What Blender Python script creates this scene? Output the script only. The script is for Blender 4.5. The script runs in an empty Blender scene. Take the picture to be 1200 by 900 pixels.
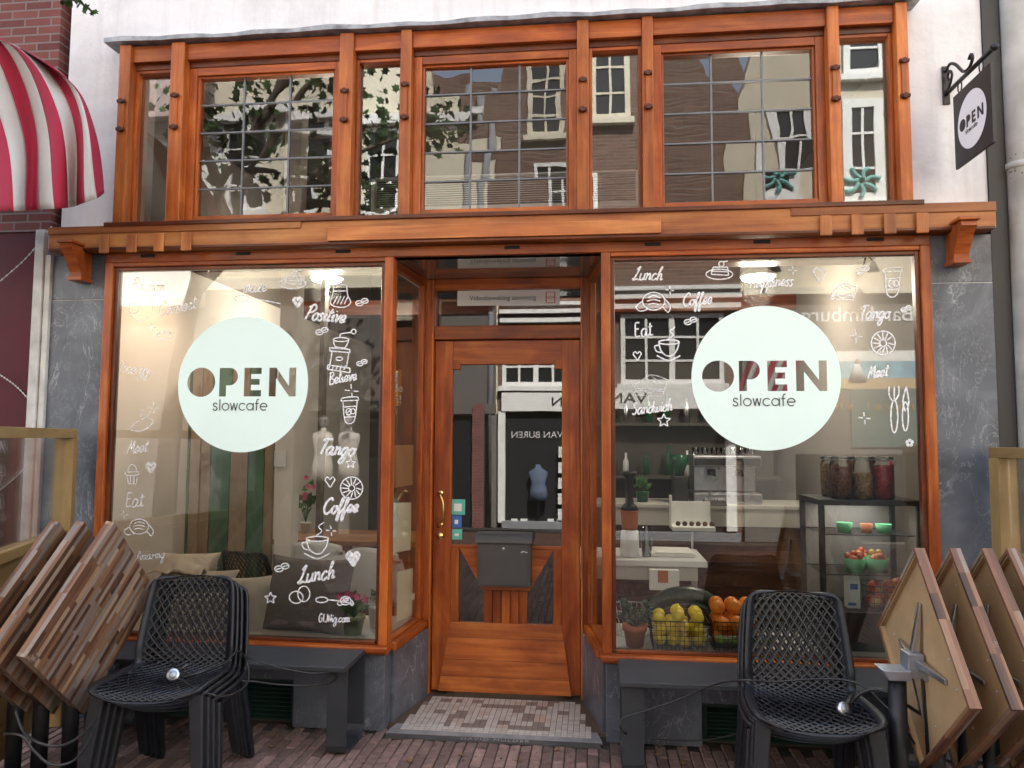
import bpy, math, random
from mathutils import Vector, Matrix, noise as mnoise
R = random.Random(7)
C = bpy.context.scene.collection
rad = math.radians; EXPOSURE = 2.4
# ------------------------------------------------------------------ camera frame
CAM = Vector((0, -4.0, 1.55)); FPX = 880.0
YA, PI_, RO = rad(-6.295), rad(4.17), rad(0.30)
Fw = Vector((math.sin(YA)*math.cos(PI_), math.cos(YA)*math.cos(PI_), math.sin(PI_)))
Rt = Vector((math.cos(YA), -math.sin(YA), 0)); Up = Rt.cross(Fw)
Rt, Up = Rt*math.cos(RO)+Up*math.sin(RO), Up*math.cos(RO)-Rt*math.sin(RO)
def at(px, py, Y=0.0):
    # point of the real plane y=Y seen at photo pixel px,py (survey helper)
    d = Fw*FPX + Rt*(px-600) - Up*(py-450)
    return CAM + d*((Y-CAM.y)/d.y)
def ax(px, py, Y=0.0): return at(px, py, Y).x
def az(px, py, Y=0.0): return at(px, py, Y).z
# ------------------------------------------------------------------ mesh builder
class MB:
    def __init__(s): s.v=[]; s.f=[]; s.uv=[]; s.t=[]; s.sm=[]
    def face(s, pts, uvs=None, t=0.5, sm=False):
        b=len(s.v); s.v+= [tuple(p) for p in pts]; s.f.append(tuple(range(b,b+len(pts))))
        s.uv.append(uvs or [(0,0)]*len(pts)); s.t.append(t); s.sm.append(sm)
    def hexa(s, p, t=None):
        p=[Vector(q) for q in p]; t=R.random() if t is None else t
        b=len(s.v); s.v+=[tuple(q) for q in p]
        L=[(p[1]-p[0]).length,(p[3]-p[0]).length,(p[4]-p[0]).length]
        big=L.index(max(L)); o1,o2=R.random()*9,R.random()*9
        fs=[(0,3,2,1,1,0),(4,5,6,7,0,1),(0,1,5,4,0,2),(2,3,7,6,0,2),(1,2,6,5,1,2),(3,0,4,7,1,2)]
        co=[(0,0,0),(1,0,0),(1,1,0),(0,1,0),(0,0,1),(1,0,1),(1,1,1),(0,1,1)]
        for f in fs:
            a1,a2=f[4],f[5]
            if a2==big or (a1!=big and L[a2]>L[a1]): a1,a2=a2,a1
            s.f.append(tuple(b+i for i in f[:4]))
            s.uv.append([(co[i][a1]*L[a1]+o1, co[i][a2]*L[a2]+o2+0.37*f[4]) for i in f[:4]])
            s.t.append(t); s.sm.append(False)
        return s
    def box(s,x0,x1,y0,y1,z0,z1,t=None):
        return s.hexa([(x0,y0,z0),(x1,y0,z0),(x1,y1,z0),(x0,y1,z0),(x0,y0,z1),(x1,y0,z1),(x1,y1,z1),(x0,y1,z1)],t)
    def bar(s,p,q,w,h,up=(0,0,1),t=None,w2=None,h2=None):
        p,q=Vector(p),Vector(q); d=(q-p).normalized(); a=d.cross(Vector(up))
        if a.length<1e-4: a=Vector((1,0,0))
        a.normalize(); b=a.cross(d); w2=w if w2 is None else w2; h2=h if h2 is None else h2
        r=[]
        for c,ww,hh in ((p,w,h),(q,w2,h2)):
            r+=[c-a*ww/2-b*hh/2, c+a*ww/2-b*hh/2, c+a*ww/2+b*hh/2, c-a*ww/2+b*hh/2]
        return s.hexa([r[0],r[1],r[2],r[3],r[4],r[5],r[6],r[7]],t)
    def prism(s, poly, vec, t=None):
        # poly: list of 3d points, extruded by vec
        t=R.random() if t is None else t; vec=Vector(vec); poly=[Vector(p) for p in poly]; n=len(poly)
        e=poly[1]-poly[0]
        e=max(((poly[(i+1)%n]-poly[i]) for i in range(n)),key=lambda q:q.length).normalized()
        g=e.cross(vec).normalized(); o=R.random()*7
        uv=lambda q:(q.dot(e)+o,q.dot(g)+o)
        s.face(poly,[uv(q) for q in poly],t); top=[q+vec for q in poly]
        s.face(top[::-1],[uv(q) for q in top[::-1]],t)
        for i in range(n):
            a,b=poly[i],poly[(i+1)%n]; L=(b-a).length; h=vec.length
            if h>L: u=[(o,o),(o,o+L),(o+h,o+L),(o+h,o)]
            else: u=[(o,o),(o+L,o),(o+L,o+h),(o,o+h)]
            s.face([a,b,b+vec,a+vec],u,t)
        return s
    def tube(s, pts, r, n=8, closed=False, t=None, flat=1.0, upv=None):
        t=R.random() if t is None else t
        pts=[Vector(p) for p in pts]; m=len(pts); rr=r if isinstance(r,(list,tuple)) else [r]*m
        b=len(s.v); prev=None; acc=0
        for i,p in enumerate(pts):
            if closed: d=(pts[(i+1)%m]-pts[i-1])
            else: d=pts[min(i+1,m-1)]-pts[max(i-1,0)]
            d.normalize()
            if prev is None:
                a=Vector(upv) if upv else (Vector((0,0,1)) if abs(d.z)<.9 else Vector((1,0,0)))
            else: a=prev
            a=a-d*a.dot(d)
            if a.length<1e-5: a=d.orthogonal()
            a.normalize(); prev=a; c=d.cross(a)
            for k in range(n):
                th=2*math.pi*k/n
                s.v.append(tuple(p+(a*math.sin(th)*flat+c*math.cos(th))*rr[i]))
        L=0
        for i in range(m if closed else m-1):
            j=(i+1)%m; l=(pts[j]-pts[i]).length
            for k in range(n):
                k2=(k+1)%n
                s.f.append((b+i*n+k,b+i*n+k2,b+j*n+k2,b+j*n+k))
                w=2*math.pi*rr[i]/n
                s.uv.append([(L,k*w),(L,(k+1)*w),(L+l,(k+1)*w),(L+l,k*w)]); s.t.append(t); s.sm.append(n>4)
            L+=l
        if not closed:
            for i in (0,m-1):
                f=[b+i*n+k for k in range(n)]
                if i==0: f=f[::-1]
                s.f.append(tuple(f)); s.uv.append([(0,0)]*n); s.t.append(t); s.sm.append(False)
        return s
    def lathe(s, prof, c=(0,0,0), n=20, t=None, mat=None, sx=1, sy=1):
        t=R.random() if t is None else t; c=Vector(c); b=len(s.v); m=len(prof)
        for r,z in prof:
            for k in range(n):
                th=2*math.pi*k/n; q=Vector((r*math.cos(th)*sx,r*math.sin(th)*sy,z))
                if mat is not None: q=mat@q
                s.v.append(tuple(c+q))
        for i in range(m-1):
            for k in range(n):
                k2=(k+1)%n; s.f.append((b+i*n+k,b+i*n+k2,b+(i+1)*n+k2,b+(i+1)*n+k))
                s.uv.append([(k/n,prof[i][1]),((k+1)/n,prof[i][1]),((k+1)/n,prof[i+1][1]),(k/n,prof[i+1][1])]); s.t.append(t); s.sm.append(True)
        for i in (0,m-1):
            if prof[i][0]>1e-4:
                f=[b+i*n+k for k in range(n)]
                if i==0: f=f[::-1]
                s.f.append(tuple(f)); s.uv.append([(0,0)]*n); s.t.append(t); s.sm.append(False)
        return s
    def ball(s,c,rx,ry=None,rz=None,n=12,t=None,mat=None):
        ry=rx if ry is None else ry; rz=rx if rz is None else rz
        pr=[(max(math.sin(math.pi*i/(n//2+2)),0.0001)*1.0,-math.cos(math.pi*i/(n//2+2))*rz) for i in range(n//2+3)]
        pr=[(r*rx,z) for r,z in pr]
        return s.lathe(pr,c,n,t,mat,1,ry/rx)
    def grid(s, fn, nu, nv, t=.5, sm=True):
        b=len(s.v)
        for j in range(nv+1):
            for i in range(nu+1): s.v.append(tuple(fn(i/nu,j/nv)))
        for j in range(nv):
            for i in range(nu):
                a=b+j*(nu+1)+i; s.f.append((a,a+1,a+nu+2,a+nu+1)); s.uv.append([(i/nu,j/nv),((i+1)/nu,j/nv),((i+1)/nu,(j+1)/nv),(i/nu,(j+1)/nv)]); s.t.append(t); s.sm.append(sm)
        return s
    def add_mesh(s, me, M, t=.5):
        b=len(s.v)
        for v in me.vertices: s.v.append(tuple(M@v.co))
        for p in me.polygons:
            s.f.append(tuple(b+i for i in p.vertices)); s.uv.append([(0,0)]*len(p.vertices)); s.t.append(t); s.sm.append(False)
        return s
    def build(s, name, mat, parent=None, bevel=0, seg=2, solid=0, sub=0):
        me=bpy.data.meshes.new(name); me.from_pydata(s.v,[],s.f)
        u=me.uv_layers.new(name='UVMap'); k=0
        fl=[c for f in s.uv for p in f for c in p]; u.data.foreach_set('uv',fl)
        a=me.attributes.new('tint','FLOAT','FACE'); a.data.foreach_set('value',s.t)
        me.polygons.foreach_set('use_smooth',s.sm)
        me.materials.append(mat); me.update()
        o=bpy.data.objects.new(name,me); C.objects.link(o)
        if parent is not None:
            o.parent=parent; o.matrix_parent_inverse=wm(parent).inverted()
        if solid: m=o.modifiers.new('s','SOLIDIFY'); m.thickness=solid; m.offset=0
        if bevel:
            m=o.modifiers.new('b','BEVEL'); m.width=bevel; m.segments=seg; m.limit_method='ANGLE'; m.angle_limit=rad(35)
        if sub: m=o.modifiers.new('u','SUBSURF'); m.levels=sub; m.render_levels=sub
        return o
def wm(o):
    M=Matrix.LocRotScale(o.location,o.rotation_euler,o.scale)
    if o.parent: M=wm(o.parent)@o.matrix_parent_inverse@M
    return M
def tag(o,label=None,cat=None,group=None,kind=None):
    if label: o['label']=label
    if cat: o['category']=cat
    if group: o['group']=group
    if kind: o['kind']=kind
    return o
def thing(name,label,cat,loc=(0,0,0),group=None,rz=0):
    o=bpy.data.objects.new(name,None); C.objects.link(o); o.location=loc; o.rotation_euler=(0,0,rz)
    o.empty_display_size=.1
    return tag(o,label,cat,group)
def dup(o,loc=None,rot=None,label=None,parent=None,scale=None):
    c=o.copy(); C.objects.link(c)
    if parent is not None: c.parent=parent
    for ch in list(o.children): dup(ch,parent=c)
    if loc is not None: c.location=loc
    if rot is not None: c.rotation_euler=rot
    if scale is not None: c.scale=scale
    if label: c['label']=label
    return c
def smooth(pts,k=5,closed=False):
    P=[Vector(p) for p in pts]; n=len(P); out=[]
    if n<3: return P
    for i in range(n if closed else n-1):
        p0=P[i-1] if (closed or i>0) else P[i]; p1=P[i]; p2=P[(i+1)%n]; p3=P[(i+2)%n] if (closed or i+2<n) else P[(i+1)%n]
        for j in range(k):
            t=j/k
            out.append(.5*((2*p1)+(p2-p0)*t+(2*p0-5*p1+4*p2-p3)*t*t+(3*p1-p0-3*p2+p3)*t**3))
    if not closed: out.append(P[-1])
    return out
def text_mesh(txt,size=1,ext=0.0,shear=0,align='LEFT',spacing=1.0,offset=0.0):
    cu=bpy.data.curves.new('t','FONT'); cu.body=txt; cu.size=size; cu.extrude=ext; cu.shear=shear; cu.align_x=align; cu.space_character=spacing; cu.offset=offset
    cu.resolution_u=6
    o=bpy.data.objects.new('t',cu); C.objects.link(o)
    dg=bpy.context.evaluated_depsgraph_get(); me=bpy.data.meshes.new_from_object(o.evaluated_get(dg))
    bpy.data.objects.remove(o); bpy.data.curves.remove(cu); return me
# ------------------------------------------------------------------ materials
def newmat(n):
    m=bpy.data.materials.new(n); m.use_nodes=True; nt=m.node_tree; b=nt.nodes['Principled BSDF']; return m,nt,b
def nd(nt,ty,**k):
    n=nt.nodes.new(ty)
    for a,v in k.items():
        if a.startswith('_'): setattr(n,a[1:],v)
        else: n.inputs[a].default_value=v
    return n
def ramp(nt,src,stops):
    r=nt.nodes.new('ShaderNodeValToRGB'); e=r.color_ramp.elements
    while len(e)<len(stops): e.new(.5)
    for x,(p,c) in zip(e,stops): x.position=p; x.color=(*c,1)
    nt.links.new(src,r.inputs[0]); return r
def bump(nt,b,h,s=.3,d=.01):
    n=nt.nodes.new('ShaderNodeBump'); n.inputs['Strength'].default_value=s; n.inputs['Distance'].default_value=d
    nt.links.new(h,n.inputs['Height']); nt.links.new(n.outputs[0],b.inputs['Normal'])
def plain(n,c,rough=.6,metal=0,var=.12,scale=8,bmp=.0,coat=0,spec=.5,tv=0):
    m,nt,b=newmat(n); L=nt.links
    tc=nd(nt,'ShaderNodeTexCoord'); nz=nd(nt,'ShaderNodeTexNoise',Scale=scale,Detail=6.0); L.new(tc.outputs['Object'],nz.inputs['Vector'])
    lo=tuple(max(0,x*(1-var)) for x in c); hi=tuple(min(1,x*(1+var)) for x in c)
    r=ramp(nt,nz.outputs['Fac'],[(.3,lo),(.7,hi)]); out=r.outputs[0]
    if tv:
        at_=nd(nt,'ShaderNodeAttribute',_attribute_name='tint'); hs=nd(nt,'ShaderNodeHueSaturation'); mr=nd(nt,'ShaderNodeMapRange'); mr.inputs['To Min'].default_value=1-tv; mr.inputs['To Max'].default_value=1+tv
        L.new(at_.outputs['Fac'],mr.inputs['Value']); L.new(mr.outputs[0],hs.inputs['Value']); L.new(out,hs.inputs['Color']); out=hs.outputs[0]
    L.new(out,b.inputs['Base Color']); b.inputs['Roughness'].default_value=rough; b.inputs['Metallic'].default_value=metal
    b.inputs['Coat Weight'].default_value=coat; b.inputs['Specular IOR Level'].default_value=spec
    rr=nd(nt,'ShaderNodeMapRange'); rr.inputs['To Min'].default_value=max(.02,rough-.1); rr.inputs['To Max'].default_value=min(1,rough+.12); L.new(nz.outputs['Fac'],rr.inputs['Value']); L.new(rr.outputs[0],b.inputs['Roughness'])
    if bmp: bump(nt,b,nz.outputs['Fac'],bmp,.01)
    return m
def wood(n,stops,rough=.35,su=1.6,sv=34,coat=.25,tv=.25,bmp=.15,spots=.0):
    m,nt,b=newmat(n); L=nt.links
    uv=nd(nt,'ShaderNodeUVMap'); mp=nd(nt,'ShaderNodeMapping'); mp.inputs['Scale'].default_value=(su,sv,1); L.new(uv.outputs[0],mp.inputs['Vector'])
    mp2=nd(nt,'ShaderNodeMapping'); mp2.inputs['Scale'].default_value=(su*1.1,sv*.16,1); L.new(uv.outputs[0],mp2.inputs['Vector'])
    a=nd(nt,'ShaderNodeTexNoise',Scale=1.0,Detail=8.0,Roughness=.65,Distortion=.6); L.new(mp.outputs[0],a.inputs['Vector'])
    c=nd(nt,'ShaderNodeTexNoise',Scale=1.0,Detail=5.0,Distortion=1.5); L.new(mp2.outputs[0],c.inputs['Vector'])
    mx=nd(nt,'ShaderNodeMix',_data_type='FLOAT'); mx.inputs[0].default_value=.5; L.new(a.outputs['Fac'],mx.inputs[2]); L.new(c.outputs['Fac'],mx.inputs[3])
    r=ramp(nt,mx.outputs[0],stops)
    at_=nd(nt,'ShaderNodeAttribute',_attribute_name='tint'); hs=nd(nt,'ShaderNodeHueSaturation'); mr=nd(nt,'ShaderNodeMapRange'); mr.inputs['To Min'].default_value=1-tv; mr.inputs['To Max'].default_value=1+tv
    L.new(at_.outputs['Fac'],mr.inputs['Value']); L.new(mr.outputs[0],hs.inputs['Value']); L.new(r.outputs[0],hs.inputs['Color'])
    # blotchy weathering in the varnish
    tc=nd(nt,'ShaderNodeTexCoord'); w=nd(nt,'ShaderNodeTexNoise',Scale=2.3,Detail=7.0,Roughness=.7); L.new(tc.outputs['Object'],w.inputs['Vector'])
    wr=nd(nt,'ShaderNodeMapRange'); wr.inputs['From Min'].default_value=.35; wr.inputs['From Max'].default_value=.7; wr.inputs['To Min'].default_value=.82; wr.inputs['To Max'].default_value=1.12; L.new(w.outputs['Fac'],wr.inputs['Value'])
    hs2=nd(nt,'ShaderNodeHueSaturation'); L.new(wr.outputs[0],hs2.inputs['Value']); L.new(hs.outputs[0],hs2.inputs['Color'])
    L.new(hs2.outputs[0],b.inputs['Base Color'])
    rr=nd(nt,'ShaderNodeMapRange'); rr.inputs['To Min'].default_value=rough-.08; rr.inputs['To Max'].default_value=rough+.2; L.new(w.outputs['Fac'],rr.inputs['Value']); L.new(rr.outputs[0],b.inputs['Roughness'])
    b.inputs['Coat Weight'].default_value=coat; b.inputs['Coat Roughness'].default_value=.3
    b.inputs['Specular IOR Level'].default_value=.38
    bump(nt,b,a.outputs['Fac'],bmp,.004)
    return m
def glass(n,tint=(.93,.96,.95),k=1.7,wav=0.0,wscale=2.5,rough=0.0):
    m=bpy.data.materials.new(n); m.use_nodes=True; nt=m.node_tree; L=nt.links
    nt.nodes.clear(); out=nd(nt,'ShaderNodeOutputMaterial')
    tr=nd(nt,'ShaderNodeBsdfTransparent'); tr.inputs[0].default_value=(*tint,1)
    gl=nd(nt,'ShaderNodeBsdfGlossy',Roughness=rough); gl.inputs[0].default_value=(1,1,1,1)
    fr=nd(nt,'ShaderNodeFresnel',IOR=1.5); mu=nd(nt,'ShaderNodeMath',_operation='MULTIPLY',_use_clamp=True); mu.inputs[1].default_value=k
    L.new(fr.outputs[0],mu.inputs[0]); mx=nd(nt,'ShaderNodeMixShader'); L.new(mu.outputs[0],mx.inputs[0]); L.new(tr.outputs[0],mx.inputs[1]); L.new(gl.outputs[0],mx.inputs[2]); L.new(mx.outputs[0],out.inputs[0])
    if wav:
        tc=nd(nt,'ShaderNodeTexCoord'); at_=nd(nt,'ShaderNodeAttribute',_attribute_name='tint')
        ad=nd(nt,'ShaderNodeVectorMath',_operation='MULTIPLY_ADD'); ad.inputs[1].default_value=(1,1,1)
        sc=nd(nt,'ShaderNodeVectorMath',_operation='SCALE'); sc.inputs['Scale'].default_value=30; L.new(at_.outputs['Vector'],sc.inputs[0])
        L.new(tc.outputs['Object'],ad.inputs[0]); L.new(sc.outputs[0],ad.inputs[2])
        nz=nd(nt,'ShaderNodeTexNoise',Scale=wscale,Detail=1.5); L.new(ad.outputs[0],nz.inputs['Vector'])
        bp=nd(nt,'ShaderNodeBump',Strength=1.0,Distance=wav); L.new(nz.outputs['Fac'],bp.inputs['Height']); L.new(bp.outputs[0],gl.inputs['Normal'])
    return m
def emit(n,c,s):
    m,nt,b=newmat(n); b.inputs['Base Color'].default_value=(*c,1); b.inputs['Emission Color'].default_value=(*c,1); b.inputs['Emission Strength'].default_value=s; return m
def brickmat(n,c1,c2,mortar,w=.21,h=.065,ms=.008,plane='XZ',rough=.85,var=.3):
    m,nt,b=newmat(n); L=nt.links
    tc=nd(nt,'ShaderNodeTexCoord'); sp=nd(nt,'ShaderNodeSeparateXYZ'); L.new(tc.outputs['Object'],sp.inputs[0]); cb=nd(nt,'ShaderNodeCombineXYZ')
    L.new(sp.outputs[0],cb.inputs[0]); L.new(sp.outputs[2],cb.inputs[1])
    br=nd(nt,'ShaderNodeTexBrick',Scale=1.0); br.inputs['Brick Width'].default_value=w; br.inputs['Row Height'].default_value=h; br.inputs['Mortar Size'].default_value=ms; br.inputs['Mortar Smooth'].default_value=.3
    br.inputs['Color1'].default_value=(*c1,1); br.inputs['Color2'].default_value=(*c2,1); br.inputs['Mortar'].default_value=(*mortar,1); L.new(cb.outputs[0],br.inputs['Vector'])
    nz=nd(nt,'ShaderNodeTexNoise',Scale=6.0,Detail=8.0); L.new(tc.outputs['Object'],nz.inputs['Vector'])
    mr=nd(nt,'ShaderNodeMapRange'); mr.inputs['To Min'].default_value=1-var; mr.inputs['To Max'].default_value=1+var; L.new(nz.outputs['Fac'],mr.inputs['Value'])
    hs=nd(nt,'ShaderNodeHueSaturation'); L.new(mr.outputs[0],hs.inputs['Value']); L.new(br.outputs['Color'],hs.inputs['Color']); L.new(hs.outputs[0],b.inputs['Base Color'])
    b.inputs['Roughness'].default_value=rough
    iv=nd(nt,'ShaderNodeMath',_operation='SUBTRACT'); iv.inputs[0].default_value=1; L.new(br.outputs['Fac'],iv.inputs[1]); bump(nt,b,iv.outputs[0],.6,.006)
    return m
def marble(n):
    m,nt,b=newmat(n); L=nt.links; tc=nd(nt,'ShaderNodeTexCoord')
    n0=nd(nt,'ShaderNodeTexNoise',Scale=3.0,Detail=8.0,Distortion=1.2); L.new(tc.outputs['Object'],n0.inputs['Vector'])
    base=ramp(nt,n0.outputs['Fac'],[(.3,(.060,.068,.084)),(.5,(.095,.106,.128)),(.72,(.145,.160,.188))])
    out=base.outputs[0]
    for i,(sc,th,st,dist) in enumerate(((1.7,.008,.6,1.6),(4.0,.009,.32,2.4),(9,.014,.18,1.6))):
        mp=nd(nt,'ShaderNodeMapping'); mp.inputs['Location'].default_value=(i*3.1,i*1.7,i); mp.inputs['Rotation'].default_value=(0,rad(25),0); mp.inputs['Scale'].default_value=(1,1,.55); L.new(tc.outputs['Object'],mp.inputs['Vector'])
        a=nd(nt,'ShaderNodeTexNoise',Scale=sc,Detail=7.0,Roughness=.6,Distortion=dist); L.new(mp.outputs[0],a.inputs['Vector'])
        s1=nd(nt,'ShaderNodeMath',_operation='SUBTRACT'); s1.inputs[1].default_value=.5; L.new(a.outputs['Fac'],s1.inputs[0]); ab=nd(nt,'ShaderNodeMath',_operation='ABSOLUTE'); L.new(s1.outputs[0],ab.inputs[0])
        mr=nd(nt,'ShaderNodeMapRange'); mr.inputs['From Min'].default_value=0; mr.inputs['From Max'].default_value=th; mr.inputs['To Min'].default_value=st; mr.inputs['To Max'].default_value=0; L.new(ab.outputs[0],mr.inputs['Value'])
        msk=nd(nt,'ShaderNodeTexNoise',Scale=2.2,Detail=3.0); L.new(mp.outputs[0],msk.inputs['Vector'])
        m2=nd(nt,'ShaderNodeMapRange'); m2.inputs['From Min'].default_value=.45; m2.inputs['From Max'].default_value=.58; L.new(msk.outputs['Fac'],m2.inputs['Value'])
        mu=nd(nt,'ShaderNodeMath',_operation='MULTIPLY'); L.new(mr.outputs[0],mu.inputs[0]); L.new(m2.outputs[0],mu.inputs[1])
        mx=nd(nt,'ShaderNodeMix',_data_type='RGBA'); L.new(mu.outputs[0],mx.inputs[0]); L.new(out,mx.inputs[6]); mx.inputs[7].default_value=(.55,.57,.6,1); out=mx.outputs[2]
    L.new(out,b.inputs['Base Color']); b.inputs['Roughness'].default_value=.38
    bump(nt,b,n0.outputs['Fac'],.08,.01)
    return m
M={}
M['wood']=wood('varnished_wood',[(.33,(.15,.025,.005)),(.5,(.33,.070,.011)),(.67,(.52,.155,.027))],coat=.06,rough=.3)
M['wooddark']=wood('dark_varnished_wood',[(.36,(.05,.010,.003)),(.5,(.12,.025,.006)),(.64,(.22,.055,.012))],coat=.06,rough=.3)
M['beam']=wood('weathered_beam_wood',[(.30,(.14,.032,.010)),(.48,(.36,.11,.028)),(.68,(.60,.26,.08))],rough=.38,su=.8,sv=20,tv=.3,coat=.06)
M['post']=wood('light_varnished_wood',[(.33,(.20,.040,.008)),(.5,(.40,.10,.018)),(.67,(.58,.195,.042))],rough=.3,coat=.06)
M['plywood']=wood('beige_board',[(.2,(.40,.255,.13)),(.8,(.50,.335,.18))],su=3,sv=6,coat=0,rough=.6,tv=.05,bmp=.03)
M['screenwood']=wood('pale_fence_wood',[(.3,(.20,.125,.045)),(.7,(.34,.22,.09))],su=2,sv=14,coat=0,rough=.6,tv=.1)
M['chocwood']=wood('brown_counter_wood',[(.3,(.05,.02,.01)),(.7,(.17,.075,.035))],su=1.5,sv=20,coat=0,tv=.5)
M['tablewood']=wood('interior_table_wood',[(.3,(.2,.09,.04)),(.7,(.36,.18,.08))],su=2,sv=14,tv=.15)
M['marble']=marble('dark_marble')
def plastermat():
    m,nt,b=newmat('weathered_white_plaster'); L=nt.links; tc=nd(nt,'ShaderNodeTexCoord')
    a=nd(nt,'ShaderNodeTexNoise',Scale=1.6,Detail=9.0,Roughness=.65,Distortion=.4); L.new(tc.outputs['Object'],a.inputs['Vector'])
    r=ramp(nt,a.outputs['Fac'],[(.3,(.62,.60,.61)),(.5,(.75,.735,.74)),(.75,(.79,.775,.78))])
    mp=nd(nt,'ShaderNodeMapping'); mp.inputs['Scale'].default_value=(14,1,.9); L.new(tc.outputs['Object'],mp.inputs['Vector'])
    s=nd(nt,'ShaderNodeTexNoise',Scale=1.0,Detail=6.0,Roughness=.6); L.new(mp.outputs[0],s.inputs['Vector'])
    mr=nd(nt,'ShaderNodeMapRange'); mr.inputs['From Min'].default_value=.52; mr.inputs['From Max'].default_value=.75; mr.inputs['To Max'].default_value=.4; L.new(s.outputs['Fac'],mr.inputs['Value'])
    mx=nd(nt,'ShaderNodeMix',_data_type='RGBA'); L.new(mr.outputs[0],mx.inputs[0]); L.new(r.outputs[0],mx.inputs[6]); mx.inputs[7].default_value=(.50,.49,.47,1)
    c=nd(nt,'ShaderNodeTexNoise',Scale=2.3,Detail=5.0,Distortion=2.5); L.new(tc.outputs['Object'],c.inputs['Vector']); s1=nd(nt,'ShaderNodeMath',_operation='SUBTRACT'); s1.inputs[1].default_value=.5; L.new(c.outputs['Fac'],s1.inputs[0]); ab=nd(nt,'ShaderNodeMath',_operation='ABSOLUTE'); L.new(s1.outputs[0],ab.inputs[0])
    cr=nd(nt,'ShaderNodeMapRange'); cr.inputs['From Max'].default_value=.0018; cr.inputs['To Min'].default_value=.35; cr.inputs['To Max'].default_value=0; L.new(ab.outputs[0],cr.inputs['Value'])
    m2=nd(nt,'ShaderNodeMix',_data_type='RGBA'); L.new(cr.outputs[0],m2.inputs[0]); L.new(mx.outputs[2],m2.inputs[6]); m2.inputs[7].default_value=(.3,.29,.28,1)
    L.new(m2.outputs[2],b.inputs['Base Color']); b.inputs['Roughness'].default_value=.9
    f=nd(nt,'ShaderNodeTexNoise',Scale=7.0,Detail=8.0); L.new(tc.outputs['Object'],f.inputs['Vector']); bump(nt,b,f.outputs['Fac'],.45,.02); return m
M['plaster']=plastermat()
M['lead']=plain('lead_flashing',(.30,.31,.33),.55,metal=.3,var=.45,scale=14,bmp=.5)
M['leadcame']=plain('lead_came',(.16,.17,.19),.5,metal=.6,var=.15)
M['mint']=plain('pale_mint_sticker',(.76,.92,.87),.6,var=.012,scale=2)
M['white']=plain('white_ink',(.85,.86,.88),.6,var=.03)
def chalk(n,c,al):
    m,nt,b=newmat(n); L=nt.links; b.inputs['Base Color'].default_value=(*c,1); b.inputs['Roughness'].default_value=.8; tc=nd(nt,'ShaderNodeTexCoord'); nz=nd(nt,'ShaderNodeTexNoise',Scale=60.0,Detail=4.0); L.new(tc.outputs['Object'],nz.inputs['Vector'])
    mr=nd(nt,'ShaderNodeMapRange'); mr.inputs['From Min'].default_value=.3; mr.inputs['From Max'].default_value=.6; mr.inputs['To Min'].default_value=al*.45; mr.inputs['To Max'].default_value=al; L.new(nz.outputs['Fac'],mr.inputs['Value']); L.new(mr.outputs[0],b.inputs['Alpha']); return m
M['chalk']=chalk('chalk_strokes',(.86,.87,.89),.95); M['faint']=chalk('worn_chalk_strokes',(.84,.85,.88),.42)
M['greyink']=plain('pale_ink_fainter',(.62,.60,.60),.6,var=.03)
M['darkink']=plain('dark_grey_ink',(.045,.06,.065),.6,var=.05)
M['blackplastic']=plain('black_plastic',(.011,.012,.016),.45,var=.2,scale=30,bmp=.05)
M['benchmetal']=plain('anthracite_coated_metal',(.030,.034,.040),.45,var=.12,scale=6)
M['mailbox']=plain('grey_coated_steel',(.062,.06,.062),.42,var=.08,scale=9)
M['brass']=plain('polished_brass',(.75,.5,.2),.22,metal=1,var=.1)
M['steel']=plain('brushed_steel',(.55,.56,.6),.3,metal=1,var=.1,scale=20)
M['castgrey']=plain('cast_aluminium',(.34,.37,.42),.42,metal=.7,var=.1,scale=20)
M['iron']=plain('black_wrought_iron',(.02,.02,.022),.4,var=.2,metal=.3)
M['signblack']=plain('matt_black_panel',(.022,.021,.022),.5,var=.08)
M['maroon']=plain('maroon_paint',(.075,.010,.016),.6,spec=.25,var=.15,scale=5)
M['greystone']=plain('grey_rendered_wall',(.23,.235,.25),.85,var=.12,scale=5,bmp=.3)
M['trimwhite']=plain('old_white_trim',(.52,.51,.48),.7,var=.25,scale=9,bmp=.2)
M['winwhite']=plain('white_window_paint',(.80,.79,.76),.6,var=.05)
M['cream']=plain('cream_render',(.62,.55,.42),.9,var=.08,scale=3)
M['creamlight']=plain('pale_cream_render',(.72,.66,.52),.9,var=.08,scale=3)
M['taupe']=plain('taupe_paint',(.16,.145,.13),.8,var=.06,scale=3)
M['browngrey']=plain('brown_grey_paint',(.12,.105,.095),.8,var=.08,scale=3)
M['brickred']=brickmat('red_brick',(.13,.035,.03),(.20,.06,.048),(.19,.15,.14),w=.17,h=.052,ms=.006)
M['brickopp']=brickmat('brown_brick',(.125,.062,.045),(.19,.10,.07),(.22,.18,.15),w=.22,h=.06)
M['rooftile']=plain('grey_roof_tiles',(.20,.15,.14),.8,var=.3,scale=6)
M['darkgreen']=plain('dark_green_paint',(.012,.035,.026),.5,var=.15)
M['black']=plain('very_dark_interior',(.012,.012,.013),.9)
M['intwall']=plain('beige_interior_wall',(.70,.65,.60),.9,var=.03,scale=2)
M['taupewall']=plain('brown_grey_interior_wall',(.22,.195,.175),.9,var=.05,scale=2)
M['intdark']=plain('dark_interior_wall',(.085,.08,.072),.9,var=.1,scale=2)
M['floor']=plain('dark_interior_floor',(.10,.07,.05),.6,var=.2)
M['paving']=plain('clay_paver',(.185,.118,.100),.85,var=.3,scale=25,bmp=.4,tv=.4)
M['joint']=plain('sandy_joint',(.05,.042,.038),.95,var=.3,scale=40)
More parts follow.
